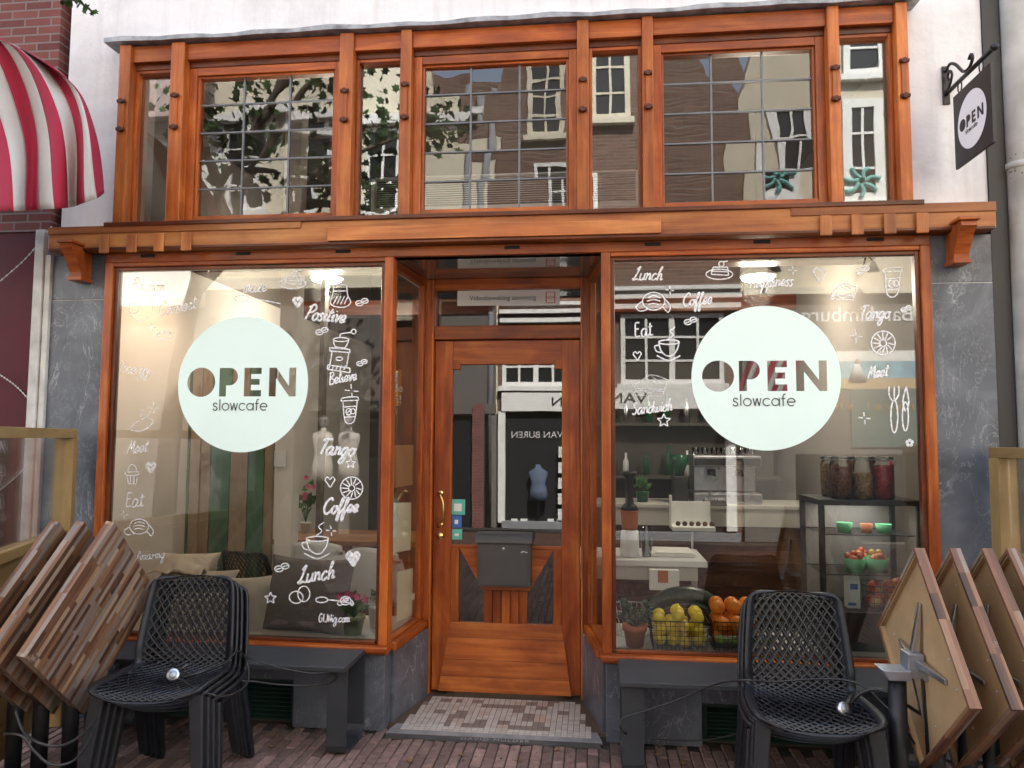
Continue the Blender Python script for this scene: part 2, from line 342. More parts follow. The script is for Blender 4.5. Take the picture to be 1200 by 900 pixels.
M['stonesill']=plain('worn_hardstone',(.24,.23,.225),.75,var=.2,scale=12,bmp=.2)
M['flagred']=plain('crimson_flag_cloth',(.33,.013,.045),.85,var=.06)
M['flagwhite']=plain('offwhite_flag_cloth',(.47,.45,.43),.85,var=.06)
M['leaf']=plain('tree_leaf',(.028,.058,.015),.7,var=.4,scale=3,tv=.5,spec=.2)
M['bark']=plain('tree_bark',(.09,.07,.05),.9,var=.3,bmp=.5)
M['pipe']=plain('mossy_white_pipe',(.50,.505,.50),.55,var=.25,scale=5,bmp=.1)
M['moss']=plain('moss',(.13,.15,.07),.95,var=.5,scale=30,bmp=.6)
M['linen']=plain('offwhite_linen',(.55,.5,.44),.95,var=.1,scale=12,bmp=.3)
M['cushion']=plain('taupe_cushion',(.19,.165,.165),.95,var=.08,scale=40,bmp=.2)
M['plankgreen']=plain('green_painted_plank',(.055,.135,.085),.7,var=.3,scale=5,bmp=.2)
M['plankbeige']=wood('beige_painted_plank',[(.3,(.20,.15,.10)),(.7,(.34,.26,.18))],su=2,sv=10,coat=0,rough=.7)
M['papercream']=plain('cream_paper',(.74,.74,.55),.9,var=.03)
M['paperbrown']=plain('brown_kraft_paper',(.36,.21,.10),.9,var=.05)
M['paperwhite']=plain('white_paper',(.75,.75,.73),.9,var=.03)
M['yellowsign']=plain('mustard_board',(.42,.22,.03),.8,var=.05)
M['terracotta']=plain('terracotta_clay',(.50,.17,.08),.85,var=.1,scale=10,bmp=.1)
M['succulent']=plain('grey_green_succulent',(.12,.20,.14),.6,var=.25,tv=.3)
M['potgreen']=plain('olive_enamel',(.16,.19,.07),.4,var=.06)
M['potwhite']=plain('white_enamel',(.62,.62,.58),.4,var=.06)
M['pink']=plain('pink_petals',(.62,.10,.22),.7,var=.2)
M['plantgreen']=plain('houseplant_green',(.05,.13,.03),.6,var=.35)
M['lemon']=plain('lemon_peel',(.85,.66,.03),.42,var=.1,scale=40,bmp=.3)
M['orange']=plain('orange_peel',(.80,.24,.02),.45,var=.1,scale=60,bmp=.3)
M['lime']=plain('lime_peel',(.25,.42,.04),.42,var=.25,scale=10,bmp=.2)
def applemat():
    m,nt,b=newmat('red_yellow_apple'); L=nt.links; tc=nd(nt,'ShaderNodeTexCoord'); nz=nd(nt,'ShaderNodeTexNoise',Scale=14.0,Detail=4.0); L.new(tc.outputs['Object'],nz.inputs['Vector'])
    r=ramp(nt,nz.outputs['Fac'],[(.38,(.50,.035,.025)),(.52,(.62,.14,.04)),(.62,(.66,.46,.07))]); L.new(r.outputs[0],b.inputs['Base Color']); b.inputs['Roughness'].default_value=.3; return m
M['apple']=applemat()
M['melon']=plain('dark_green_gourd',(.014,.035,.022),.35,var=.3,scale=12)
M['granola']=plain('brown_granola',(.20,.07,.03),.9,var=.7,scale=80,bmp=.8)
M['oats']=plain('pale_granola',(.38,.22,.11),.9,var=.5,scale=80,bmp=.8)
M['berries']=plain('red_dried_berries',(.42,.035,.04),.7,var=.5,scale=60,bmp=.8)
M['tubgreen']=plain('green_paper_tub',(.13,.42,.20),.6,var=.06)
M['whiteplastic']=plain('white_plastic',(.70,.71,.72),.35,var=.03)
M['counter']=plain('pale_laminate',(.52,.50,.46),.5,var=.04)
M['greenbottle']=plain('dark_green_glass',(.02,.10,.055),.15,var=.1)
M['clearglass']=glass('clear_glassware',(.93,.95,.95),1.0)
M['returnglass']=glass('return_pane_glass',(.95,.96,.95),.45)
M['shopglass']=glass('shop_window_glass',(.92,.94,.935),1.55,wav=.0005,wscale=1.3)
M['oldglass']=glass('old_leaded_glass',(.82,.85,.84),2.1,wav=.0015,wscale=3.2)
M['plainglass']=glass('upper_plain_glass',(.82,.85,.84),2.1,wav=.0006,wscale=2)
M['doorglass']=glass('door_glass',(.60,.62,.62),2.6,wav=.0004,wscale=1.5)
M['oppglass']=plain('opposite_dark_glazing',(.02,.022,.025),.12,var=.2)
M['screenglass']=glass('terrace_screen_glass',(.95,.96,.96),.6)
M['lampon']=emit('lit_lamp_shade',(1,.93,.82),9.0)
M['bulb']=emit('warm_bulb',(1,.72,.42),25.0)
M['teal']=plain('teal_pattern',(.16,.42,.40),.7,var=.05)
M['seablue']=plain('printed_sea_blue',(.22,.42,.50),.7,var=.3,scale=7)
M['sand']=plain('printed_sand',(.55,.40,.22),.7,var=.1)
M['skin']=plain('mannequin_tan',(.45,.28,.2),.7,var=.1)
M['gold']=plain('gold_lettering',(.6,.36,.10),.5,var=.05)
M['rust']=plain('rusty_bolt',(.10,.028,.014),.6,var=.2,metal=.3)
M['stickteal']=plain('teal_sticker',(.12,.50,.42),.5,var=.05)
M['stickblue']=plain('blue_sticker',(.04,.14,.45),.5,var=.05)
M['stickred']=plain('red_print',(.55,.08,.05),.5,var=.05)
M['cable']=plain('black_rubber_cable',(.02,.02,.022),.35,var=.1)
# reclaimed wood mosaic (table tops): strips of different old planks laid along u
def reclaimed(n):
    m,nt,b=newmat(n); L=nt.links; uv=nd(nt,'ShaderNodeUVMap')
    br=nd(nt,'ShaderNodeAttribute',_attribute_name='tint')
    r=ramp(nt,br.outputs['Fac'],[(0,(.06,.032,.022)),(.2,(.13,.06,.035)),(.4,(.20,.095,.05)),(.58,(.28,.145,.075)),(.7,(.20,.155,.13)),(.82,(.27,.22,.19)),(.92,(.37,.23,.135)),(1,(.45,.35,.26))])
    mp=nd(nt,'ShaderNodeMapping'); mp.inputs['Scale'].default_value=(6,70,1); L.new(uv.outputs[0],mp.inputs['Vector'])
    a=nd(nt,'ShaderNodeTexNoise',Scale=1.0,Detail=8.0,Roughness=.7); L.new(mp.outputs[0],a.inputs['Vector'])
    mr=nd(nt,'ShaderNodeMapRange'); mr.inputs['To Min'].default_value=.45; mr.inputs['To Max'].default_value=1.5; L.new(a.outputs['Fac'],mr.inputs['Value'])
    hs=nd(nt,'ShaderNodeHueSaturation'); L.new(mr.outputs[0],hs.inputs['Value']); L.new(r.outputs[0],hs.inputs['Color'])
    # worn pale chips
    w=nd(nt,'ShaderNodeTexNoise',Scale=9.0,Detail=8.0,Roughness=.75); tc=nd(nt,'ShaderNodeTexCoord'); L.new(tc.outputs['Object'],w.inputs['Vector'])
    wr=nd(nt,'ShaderNodeMapRange'); wr.inputs['From Min'].default_value=.62; wr.inputs['From Max'].default_value=.68; wr.inputs['To Max'].default_value=.5; L.new(w.outputs['Fac'],wr.inputs['Value'])
    mx=nd(nt,'ShaderNodeMix',_data_type='RGBA'); L.new(wr.outputs[0],mx.inputs[0]); L.new(hs.outputs[0],mx.inputs[6]); mx.inputs[7].default_value=(.42,.36,.32,1)
    L.new(mx.outputs[2],b.inputs['Base Color']); b.inputs['Roughness'].default_value=.5; bump(nt,b,a.outputs['Fac'],.3,.004)
    return m
M['reclaimed']=reclaimed('reclaimed_wood_mosaic')

# ================================================================== THE CAFE BUILDING
G=.0
cafe=thing('cafe_building','café front with orange varnished timber windows, white plaster above and dark marble pilasters','building',(-.55,.3,0))
def part(mb,name,mat,parent=None,bevel=.003,label=None,**k):
    o=mb.build(name,mat,cafe if parent is None else parent,bevel=bevel,**k)
    if label: o['label']=label
    return o
BL,BR=ax(56,285,-.1),ax(1168,262,-.1)          # beam ends
TOP=9.6
UX0,UX1=-2.735,1.625      # upper window band
UZ0,UZ1=2.745,3.80
# plaster wall around the window band
w=MB()
w.box(-3.10,UX0,0,.3,2.74,UZ1); w.box(UX1,2.0,0,.3,2.74,UZ1); w.box(-3.10,2.0,0,.3,UZ1,TOP)
part(w,'wall',M['plaster'],bevel=0)
# building shell: side walls, back, roof (keeps the sun out of the room)
w=MB(); w.box(-3.10,-2.9,.301,5.6,0,TOP); w.box(1.85,2.0,.301,5.6,0,TOP); w.box(-2.9,1.85,5.4,5.6,0,TOP)
part(w,'outer_wall',M['greystone'],bevel=0)
w=MB(); w.box(-3.10,2.0,0,5.6,TOP,TOP+.15); part(w,'roof',M['lead'],bevel=0)
# lead flashing on top of the window band, slightly wavy
fl=MB()
N=40
def flz(i): return .006*math.sin(i*1.7)+.005*math.sin(i*.6+1)
x0,x1=-2.79,1.66
for i in range(N):
    a=x0+(x1-x0)*i/N; b=x0+(x1-x0)*(i+1)/N; za,zb=flz(i),flz(i+1)
    z=3.80
    fl.hexa([(a,-.135,z+za*.5),(b,-.135,z+zb*.5),(b,.0,z+.006),(a,.0,z+.006),(a,-.135,z+.024+za),(b,-.135,z+.024+zb),(b,-.004,z+.055),(a,-.004,z+.055)],.5)
part(fl,'flashing',M['lead'],bevel=0)
# upper window band
def X(px,py,Y=-.08): return ax(px,py,Y)
band=MB()
posts=[(144,157),(204,220),(400,416),(471,484),(676,690),(752,765),(968,982),(1048,1062)]
PX=[(X(a,60),X(b,60)) for a,b in posts]
ub=thing_parent=None
posto=[]
for i,(a,b) in enumerate(PX):
    p=MB(); p.box(a,b,-.11,.03,UZ0,3.795)
    po=part(p,'window_post',M['post'],bevel=.005)
    xm=(a+b)/2
    for zz in (az(480,103,-.12)+(.02 if i%2 else 0), az(480,137,-.12)):
        q=MB()
        q.tube([(xm-.022,-.125,zz),(xm+.022,-.125,zz)],.011,8)
        q.tube([(xm,-.108,zz),(xm,-.135,zz)],.014,8)
        q.build('hinge_bolt',M['rust'],po)
    q=MB(); z0,z1=az(480,103,-.12),az(480,137,-.12); q.box(xm-.012,xm+.012,-.121,-.1105,z1,z0+.02); q.build('hinge_rail',M['post'],po,bevel=.002)
# header rails between posts + dark reveal above panes + sill
for i in range(len(PX)-1):
    a=PX[i][1]; b=PX[i+1][0]
    h=MB(); h.box(a,b,-.085,.03,3.70,3.795); part(h,'header_rail',M['wood'])
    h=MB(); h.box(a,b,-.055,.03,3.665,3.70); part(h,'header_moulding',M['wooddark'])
    big=(i in (1,3,5))
    fw=.045 if big else .018
    z0,z1=UZ0+.012,3.665
    wn=MB()
    wn.box(a,a+fw,-.05,.02,z0,z1); wn.box(b-fw,b,-.05,.02,z0,z1); wn.box(a+fw,b-fw,-.05,.02,z1-fw,z1); wn.box(a+fw,b-fw,-.05,.02,z0,z0+fw*.9)
    if big:
        for xa,xb in ((a+fw,a+fw+.014),(b-fw-.014,b-fw)): wn.box(xa,xb,-.035,.018,z0+fw*.9,z1-fw)
        wn.box(a+fw+.014,b-fw-.014,-.035,.018,z1-fw-.014,z1-fw)
    wf=part(wn,'upper_window',M['wood'],label='leaded casement window of fifteen panes' if big else 'narrow side light without leading')
    gx0,gx1,gz0,gz1=a+fw,b-fw,z0+fw*.9,z1-fw
    g=MB()
    if big:
        nc,nr=3,5
        for c in range(nc):
            for r_ in range(nr):
                xa=gx0+(gx1-gx0)*c/nc; xb=gx0+(gx1-gx0)*(c+1)/nc; za=gz0+(gz1-gz0)*r_/nr; zb=gz0+(gz1-gz0)*(r_+1)/nr
                e=.0004; dy=[R.uniform(-.0022,.0022) for _ in range(2)]
                g.face([(xa+e,-.012+dy[0],za+e),(xb-e,-.012-dy[0],za+e),(xb-e,-.012-dy[0]+dy[1],zb-e),(xa+e,-.012+dy[0]+dy[1],zb-e)],None,R.random())
        pg=g.build('leaded_pane',M['oldglass'],wf,solid=0)
        l=MB()
        for c in range(1,nc): xx=gx0+(gx1-gx0)*c/nc; l.box(xx-.005,xx+.005,-.019,-.004,gz0,gz1,.5)
        for r_ in range(1,nr): zz=gz0+(gz1-gz0)*r_/nr; l.box(gx0,gx1,-.0205,-.0035,zz-.004,zz+.004,.5)
        l.build('leading',M['leadcame'],wf)
    else:
        g.box(gx0,gx1,-.014,-.010,gz0,gz1,.3); g.build('pane',M['plainglass'],wf)
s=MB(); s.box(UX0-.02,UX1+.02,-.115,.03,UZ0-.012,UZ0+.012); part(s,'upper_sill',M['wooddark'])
# the long beam: boards, moulding, dentil blocks
bz0,bz1=2.60,2.742
bm=MB()
cuts=[BL,-2.2,ax(383,270),ax(600,270),ax(775,270),ax(868,270),BR]
bm.box(BL,BR,-.10,.05,bz0+.005,bz1,.35)
bmo=part(bm,'beam',M['beam'],bevel=.006)
q=MB(); q.box(ax(383,275,-.12),ax(775,275,-.12),-.118,-.1005,bz0+.018,bz1-.05,.9); q.build('beam_board',M['beam'],bmo,bevel=.003)
q=MB(); q.box(BL+.003,-1.6,-.108,-.1005,bz1-.045,bz1-.003,.1); q.build('beam_cap_strip',M['beam'],bmo,bevel=.002)
q=MB(); q.box(1.0,BR-.002,-.108,-.1005,bz1-.05,bz1-.003,.1); q.build('beam_cap_strip',M['beam'],bmo,bevel=.002)
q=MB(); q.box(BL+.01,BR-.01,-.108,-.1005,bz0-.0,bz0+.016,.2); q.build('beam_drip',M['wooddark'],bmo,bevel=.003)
for (px,py) in ((122,286),(154,285),(186,284),(218,283),(968,264),(1005,263),(1043,262),(1081,261)):
    x=ax(px,py,-.12); z=az(px,py,-.12); q=MB(); q.box(x-.029,x+.029,-.124,-.1105,z-.052,z+.052,R.uniform(.1,.9)); q.build('dentil_block',M['beam'],bmo,bevel=.004)
for (px,sd) in ((84,0),(1131,0)):
    x=ax(px,300,-.15); z=2.55
    q=MB(); P=[(x-.036,-.10,z+.07),(x-.036,-.20,z+.07),(x-.036,-.205,z+.045),(x-.036,-.175,z+.02),(x-.036,-.14,z-.03),(x-.036,-.115,z-.075),(x-.036,-.112,z-.10),(x-.036,-.03,z-.10),(x-.036,-.03,z+.045),(x-.036,-.10,z+.045)]
    q.prism(P,(.072,0,0),.3); cb=part(q,'corbel',M['wood'],bevel=.004)
    q=MB(); q.box(x-.05,x+.05,-.215,-.109,z+.071,z+.088,.3); q.build('corbel_cap',M['wood'],cb,bevel=.004)
    q=MB(); q.box(x-.042,x+.042,-.122,-.02,z-.122,z-.1005,.3); q.build('corbel_foot',M['wood'],cb,bevel=.004)
# soffit strip under beam with trickle vents
s=MB(); s.box(-2.79,1.70,-.03,.06,2.545,2.6,.2); so=part(s,'lintel',M['wood'],bevel=.004)
for px,py in ((173,307),(285,303),(402,301),(600,300),(765,296),(893,294),(1026,291)):
    x=ax(px,py,-.03); q=MB(); q.box(x-.042,x+.042,-.034,-.0305,2.572,2.59); q.build('trickle_vent',M['black'],so)
# marble pilasters (two stones each with a pale joint)
def pil(xa,xb,zj,sidename):
    q=MB(); q.box(xa,xb,-.01,.12,.0,zj-.002); q.box(xa,xb,-.01,.12,zj+.002,2.6)
    o=part(q,'pilaster',M['marble'],bevel=.004)
    q=MB(); q.box(xa+.004,xb-.004,-.0085,.1,zj-.0019,zj+.0019); q.build('stone_joint',M['trimwhite'],o)
pil(-3.13,-2.79,az(90,352),'l'); pil(1.70,2.03,az(1110,332),'r')
q=MB(); q.box(-3.165,-3.131,-.03,.12,.0,2.6); part(q,'edge_trim',M['trimwhite'],bevel=.003)
# ---------------- plan of the shopfront
XL,XLc=-2.79,-1.115        # left window outer / corner
XRc,XR=.055,1.70
XD0,XD1=-1.045,-.035       # frame posts of the door wall at y=.6
ZS=.452                    # sill top
ZH=2.545
YD=.60
def shopwin(xa,xb,label):
    f=MB(); fw=.05
    # outer casing
    f.box(xa,xa+fw,-.035,.055,ZS,ZH); f.box(xb-fw,xb,-.035,.055,ZS,ZH)
    f.box(xa+fw,xb-fw,-.03,.055,ZH-.025,ZH)
    wn=part(f,'shop_window',M['wood'],bevel=.005,label=label)
    b=MB()
    for u,v in ((xa+fw,xa+fw+.022),(xb-fw-.022,xb-fw)): b.box(u,v,-.015,.03,ZS+.018,ZH-.025)
    b.box(xa+fw+.022,xb-fw-.022,-.015,.03,ZH-.045,ZH-.025); b.box(xa+fw+.022,xb-fw-.022,-.015,.03,ZS+.001,ZS+.018)
    b.build('glazing_bead',M['wooddark'],wn,bevel=.003)
    s=MB(); s.box(xa-.01,xb+.01,-.065,.05,ZS-.03,ZS,.6); s.box(xa,xb,-.035,.05,ZS-.048,ZS-.031,.2)
    s.build('sill',M['wood'],wn,bevel=.006)
    g=MB(); g.box(xa+fw+.01,xb-fw-.01,.0,.006,ZS+.012,ZH-.04,.4); g.build('glass',M['shopglass'],wn)
    return wn
WL=shopwin(XL,XLc+.02,'left shop window with white chalk drawings and the round mint café sticker')
WR=shopwin(XRc-.02,XR,'right shop window with white chalk drawings and the round mint café sticker')
# angled return windows
def quadwall(m,A,B,z0,z1,th,t=None,off=0):
    # vertical slab from plan point A to B, thickness th centred with offset
    A=Vector((*A,0)); B=Vector((*B,0)); d=(B-A).normalized(); n=Vector((-d.y,d.x,0))
    a0=A+n*(off-th/2); a1=A+n*(off+th/2); b0=B+n*(off-th/2); b1=B+n*(off+th/2)
    m.hexa([(a0.x,a0.y,z0),(b0.x,b0.y,z0),(b1.x,b1.y,z0),(a1.x,a1.y,z0),(a0.x,a0.y,z1),(b0.x,b0.y,z1),(b1.x,b1.y,z1),(a1.x,a1.y,z1)],t)
def lerp(A,B,t): return (A[0]+(B[0]-A[0])*t,A[1]+(B[1]-A[1])*t)
for A,B,lab in (((XLc-.005,.058),(XD0-.018,YD-.02),'left return pane of the porch with paper notes behind it'),((XRc+.005,.058),(XD1+.018,YD-.02),'right return pane of the porch')):
    f=MB(); quadwall(f,lerp(A,B,0),lerp(A,B,.03),ZS,ZH,.03); quadwall(f,lerp(A,B,.90),lerp(A,B,.97),ZS,ZH,.035); quadwall(f,lerp(A,B,.9701),lerp(A,B,1),ZS,ZH,.05)
    quadwall(f,lerp(A,B,.0301),lerp(A,B,.8999),ZH-.05,ZH,.035); quadwall(f,lerp(A,B,.0301),lerp(A,B,.8999),ZS,ZS+.018,.035)
    wn=part(f,'return_window',M['wood'],bevel=.004,label=lab)
    s=MB(); quadwall(s,lerp(A,B,-.02),lerp(A,B,1),ZS-.045,ZS-.001,.11,.6); s.build('sill',M['wood'],wn,bevel=.006)
    g=MB(); quadwall(g,lerp(A,B,.0302),lerp(A,B,.8998),ZS+.0181,ZH-.0501,.005,.7); g.build('glass',M['returnglass'],wn)
# marble plinth with cellar openings
for xa,xb,oa,ob,oz,A,B in ((-2.789,XLc,-2.62,ax(343,830),.245,(XLc-.03,.121),(XD0,YD)),(XRc,1.699,ax(823,840),ax(990,850),.215,(XRc+.03,.121),(XD1,YD))):
    pl=MB(); pl.box(xa,oa,.0,.12,0,ZS-.05); pl.box(ob,xb,.0,.12,0,ZS-.05); pl.box(oa,ob,.0,.12,oz,ZS-.05); quadwall(pl,A,B,0,ZS-.046,.10)
    part(pl,'plinth',M['marble'],bevel=.004)
for oa,ob,oz,lab in ((-2.62,ax(343,830),.245,0),(ax(823,840),ax(990,850),.215,1)):
    q=MB(); q.box(oa,ob,.09,.11,.0,oz,.3); o=part(q,'cellar_window',M['darkgreen'],bevel=0)
    q=MB(); q.box(oa,ob,.05,.0895,oz-.03,oz-.001,.5); q.box(oa,oa+.03,.05,.0895,.0,oz-.031,.5); q.box(ob-.03,ob,.05,.0895,.0,oz-.031,.5); q.build('frame',M['darkgreen'],o,bevel=.002)
    q=MB()
    for k in range(8):
        z=.015+k*(oz-.06)/8; q.hexa([(oa+.031,.055,z),(ob-.031,.055,z),(ob-.031,.088,z+.014),(oa+.031,.088,z+.014),(oa+.031,.055,z+.004),(ob-.031,.055,z+.004),(ob-.031,.088,z+.018),(oa+.031,.088,z+.018)],.5)
    q.build('louvre',M['darkgreen'],o)
# ---------------- porch: floor slab with mosaic, ceiling, door wall
q=MB(); q.prism([(XLc+.02,-.03,.0),(XRc-.02,-.03,.0),(XD1-.05,YD-.03,.0),(XD0+.05,YD-.03,.0)],(0,0,.010),.5); part(q,'porch_slab',M['stonesill'],bevel=.002)
M['mosaic']=plain('mosaic_tiles',(.40,.36,.33),.7,var=.1,scale=60,tv=.0)
def mosaicmat():
    m,nt,b=newmat('porch_mosaic'); L=nt.links
    a=nd(nt,'ShaderNodeAttribute',_attribute_name='tint'); r=ramp(nt,a.outputs['Fac'],[(0,(.20,.155,.135)),(.2,(.26,.20,.17)),(.3,(.42,.36,.32)),(.6,(.50,.45,.40)),(.85,(.56,.50,.45)),(1,(.47,.36,.29))]); r.color_ramp.interpolation='LINEAR'
    L.new(r.outputs[0],b.inputs['Base Color']); b.inputs['Roughness'].default_value=.6; return m
M['mosaic']=mosaicmat()
q=MB(); n1,n2=32,17
for i in range(n1):
    for j in range(n2):
        y0=.02+(YD-.08)*j/n2; y1=.02+(YD-.08)*(j+1)/n2-.003
        f0=y0/YD; xa=XLc+.05+(XD0-XLc+.02)*f0; xb=XRc-.05+(XD1-XRc-.02)*f0
        xs=-1.03+(.98)*i/n1*1.03; xe=xs+.98/n1*1.03-.003
        if xs<xa or xe>xb: continue
        u,v=i//2,j//2; h=mnoise.noise(Vector((u*.83,v*.91,3.3))); hh=random.Random(u*131+v*17).random()
        cen=abs(xs+.54)<.27 and .06<y0<.5
        t=.3+.5*random.Random(i*37+j*11).random()
        if cen and hh<.33: t=.05+.12*R.random()
        if cen and hh>.88: t=1
        if (not cen) and random.Random((i//2)*7+(j//2)*91).random()<.05: t=.1
        q.box(xs,xe,y0,y1,.0102,.0125,t)
part(q,'mosaic',M['mosaic'],bevel=0)
q=MB(); q.box(XLc+.03,XRc-.03,-.075,-.032,-.004,.007,.2); part(q,'threshold_strip',plain('dark_granite',(.07,.065,.065),.7,var=.2),bevel=0)
me=text_mesh('DAVID MULDER',.042,.0006,align='CENTER',spacing=1.25)
q=MB(); q.add_mesh(me,Matrix.Translation((ax(580,862,-.05),-.068,.0078)),.5); part(q,'threshold_lettering',M['stonesill'],bevel=0)
q=MB(); q.prism([(XLc,.0,ZH),(XRc,.0,ZH),(XD1,YD,ZH),(XD0,YD,ZH)],(0,0,.03),.5); pc=part(q,'porch_ceiling',plain('glossy_dark_ceiling',(.10,.105,.095),.08,var=.03,coat=1),bevel=0)
# beam inside, top of the door wall
dx0,dx1=-.995,-.085
fr=MB(); fr.box(XD0-.02,dx0,YD-.03,YD+.08,0,ZH); fr.box(dx1,XD1+.02,YD-.03,YD+.08,0,ZH)
fr.box(dx0,dx1,YD-.03,YD+.08,2.478,ZH); fr.box(dx0,dx1,YD-.03,YD+.08,2.165,2.25)
dfm=part(fr,'door_frame',M['wood'],bevel=.005)
q=MB()
for u,v in ((dx0-.012,dx0),(dx1,dx1+.012)): q.box(u,v,YD-.042,YD-.0305,0.02,ZH-.005)
q.build('frame_moulding',M['post'],dfm,bevel=.003)
q=MB(); q.box(dx0,dx1,YD+.02,YD+.026,2.25,2.478,.2); q.build('transom_glass',M['doorglass'],dfm)
q=MB(); q.box(ax(536,347,YD+.02),ax(656,347,YD+.02),YD+.017,YD+.0195,az(600,357,YD),az(600,339,YD),.5); sg=q.build('notice',M['paperwhite'],dfm); sg['label']='white camera surveillance notice behind the transom'
me=text_mesh('Videobewaking aanwezig',.042,.0005); q=MB()
q.add_mesh(me,Matrix.Translation((ax(550,350,YD+.01),YD+.0155,az(550,351.5,YD)))@Matrix.Rotation(rad(90),4,'X'),.5); q.build('notice_lettering',M['darkink'],sg)
q=MB(); xc=ax(645,347,YD+.01); zc=az(645,348,YD)
for s_ in (-1,1): q.box(xc-.03+(0 if s_<0 else .054),xc-.024+(0 if s_<0 else .054),YD+.0145,YD+.016,zc-.035,zc+.035,.5); q.box(xc-.023,xc+.023,YD+.0145,YD+.016,zc+s_*.034-.002,zc+s_*.034+.002,.5)
me=text_mesh('VDP',.028,.0005); q.add_mesh(me,Matrix.Translation((xc-.024,YD+.0145,zc-.01))@Matrix.Rotation(rad(90),4,'X'),.5); q.build('notice_emblem',M['stickred'],sg)
# ---------------- door
door=MB(); st=.115
dz0,dz1=.03,2.16
door.box(dx0+.004,dx0+st,YD,YD+.05,dz0,dz1,.5); door.box(dx1-st,dx1-.004,YD,YD+.05,dz0,dz1,.6); door.box(dx0+st,dx1-st,YD,YD+.05,dz1-.15,dz1,.4)
gz1=az(590,421,YD)
door.box(dx0+st,dx1-st,YD,YD+.05,gz1,dz1-.1505,.7) if gz1<dz1-.16 else None
dl=part(door,'door',M['wood'],bevel=.004)
GL0,GL1=dx0+st,dx1-st
for u,v in ((GL0,GL0+.045),(GL1-.045,GL1)):
    q=MB(); q.box(u,v,YD-.006,YD+.03,gz1-.03 if gz1<dz1-.15 else dz1-.18,dz1-.12,.3); q.build('corner_block',M['wood'],dl,bevel=.003)
zr=az(590,638,YD+.05)     # rail under the big glass
zb=az(590,725,YD+.12)     # top of the sloping kick board
q=MB(); q.box(GL0,GL1,YD+.005,YD+.045,zr-.02,zr,.5)
q.box(GL0,GL0+.05,YD+.005,YD+.045,zb-.1,zr-.021,.4); q.box(GL1-.05,GL1,YD+.005,YD+.045,zb-.1,zr-.021,.4)
q.build('lock_rail',M['wood'],dl,bevel=.003)
xm=(GL0+GL1)/2
q=MB(); q.prism([(GL0+.052,YD+.012,zr-.021),(GL1-.052,YD+.012,zr-.021),(xm+.145,YD+.012,zr-.27),(xm-.145,YD+.012,zr-.27)],(0,.03,0),.7); q.build('tapered_panel',M['post'],dl,bevel=.002)
q=MB(); n=5
for k in range(n):
    u=xm-.135+k*.27/n; q.box(u+.002,u+.27/n-.002,YD+.008,YD+.042,zb-.05,zr-.271)
q.build('slat_panel',M['wood'],dl,bevel=.003)
q=MB(); q.box(GL0,GL1,YD+.024,YD+.028,zb-.05,zr-.02,.6); q.box(GL0,GL1,YD+.022,YD+.027,zr,dz1-.12,.1); q.build('glass',M['doorglass'],dl)
# sloping kick board
q=MB()
a=[(dx0+.05,YD-.035,.035),(dx1-.055,YD-.035,.035)]; b_=[(GL0+.0,YD+.003,zb),(GL1-.0,YD+.003,zb)]
nb=4; fr_=[0,.22,.46,.78,1]
for k in range(nb):
    f0,f1=fr_[k],fr_[k+1]-.004
    L0=Vector(a[0]).lerp(Vector(b_[0]),f0); R0=Vector(a[1]).lerp(Vector(b_[1]),f0); L1=Vector(a[0]).lerp(Vector(b_[0]),f1); R1=Vector(a[1]).lerp(Vector(b_[1]),f1)
    q.hexa([L0,R0,R0+Vector((0,.03,0)),L0+Vector((0,.03,0)),L1,R1,R1+Vector((0,.03,0)),L1+Vector((0,.03,0))])
q.build('kick_board',M['post'],dl,bevel=.002)
# handle and lock
hx,hz0,hz1=ax(517,600,YD),az(517,615,YD),az(517,578,YD)
q=MB(); q.tube(smooth([(hx-.005,YD-.004,hz1),(hx,YD-.035,hz1-.005),(hx+.022,YD-.05,hz1-.06),(hx+.022,YD-.05,hz0+.06),(hx,YD-.035,hz0+.005),(hx-.005,YD-.004,hz0)],6),.008,10)
for z in (hz0,hz1): q.lathe([(.0,-.0),(.022,.0),(.02,.006),(.0,.008)],(hx-.005,YD-.001,z),14,mat=Matrix.Rotation(rad(90),3,'X'))
q.build('handle',M['brass'],dl)
q=MB(); q.lathe([(.0,0),(.024,0),(.021,.008),(.012,.008),(.010,.012),(0,.012)],(hx-.005,YD-.001,az(516,628,YD)),18,mat=Matrix.Rotation(rad(90),3,'X')); q.build('lock_rosette',M['brass'],dl)
for (x0p,x1p,y0p,y1p,mk) in ((529,545,585,603,'stickteal'),(530,541,604,618,'stickblue'),(530,542,620,632,'stickteal')):
    q=MB(); q.box(ax(x0p,600,YD+.02),ax(x1p,600,YD+.02),YD+.0185,YD+.0205,az(530,y1p,YD+.02),az(530,y0p,YD+.02),.5); s_=q.build('sticker',M[mk],dl)
    q=MB(); q.box(ax(x0p+3,600,YD+.02),ax(x1p-4,600,YD+.02),YD+.017,YD+.018,az(530,y1p-4,YD+.02),az(530,y0p+5,YD+.02),.5); q.build('sticker_print',M['paperwhite'],s_)
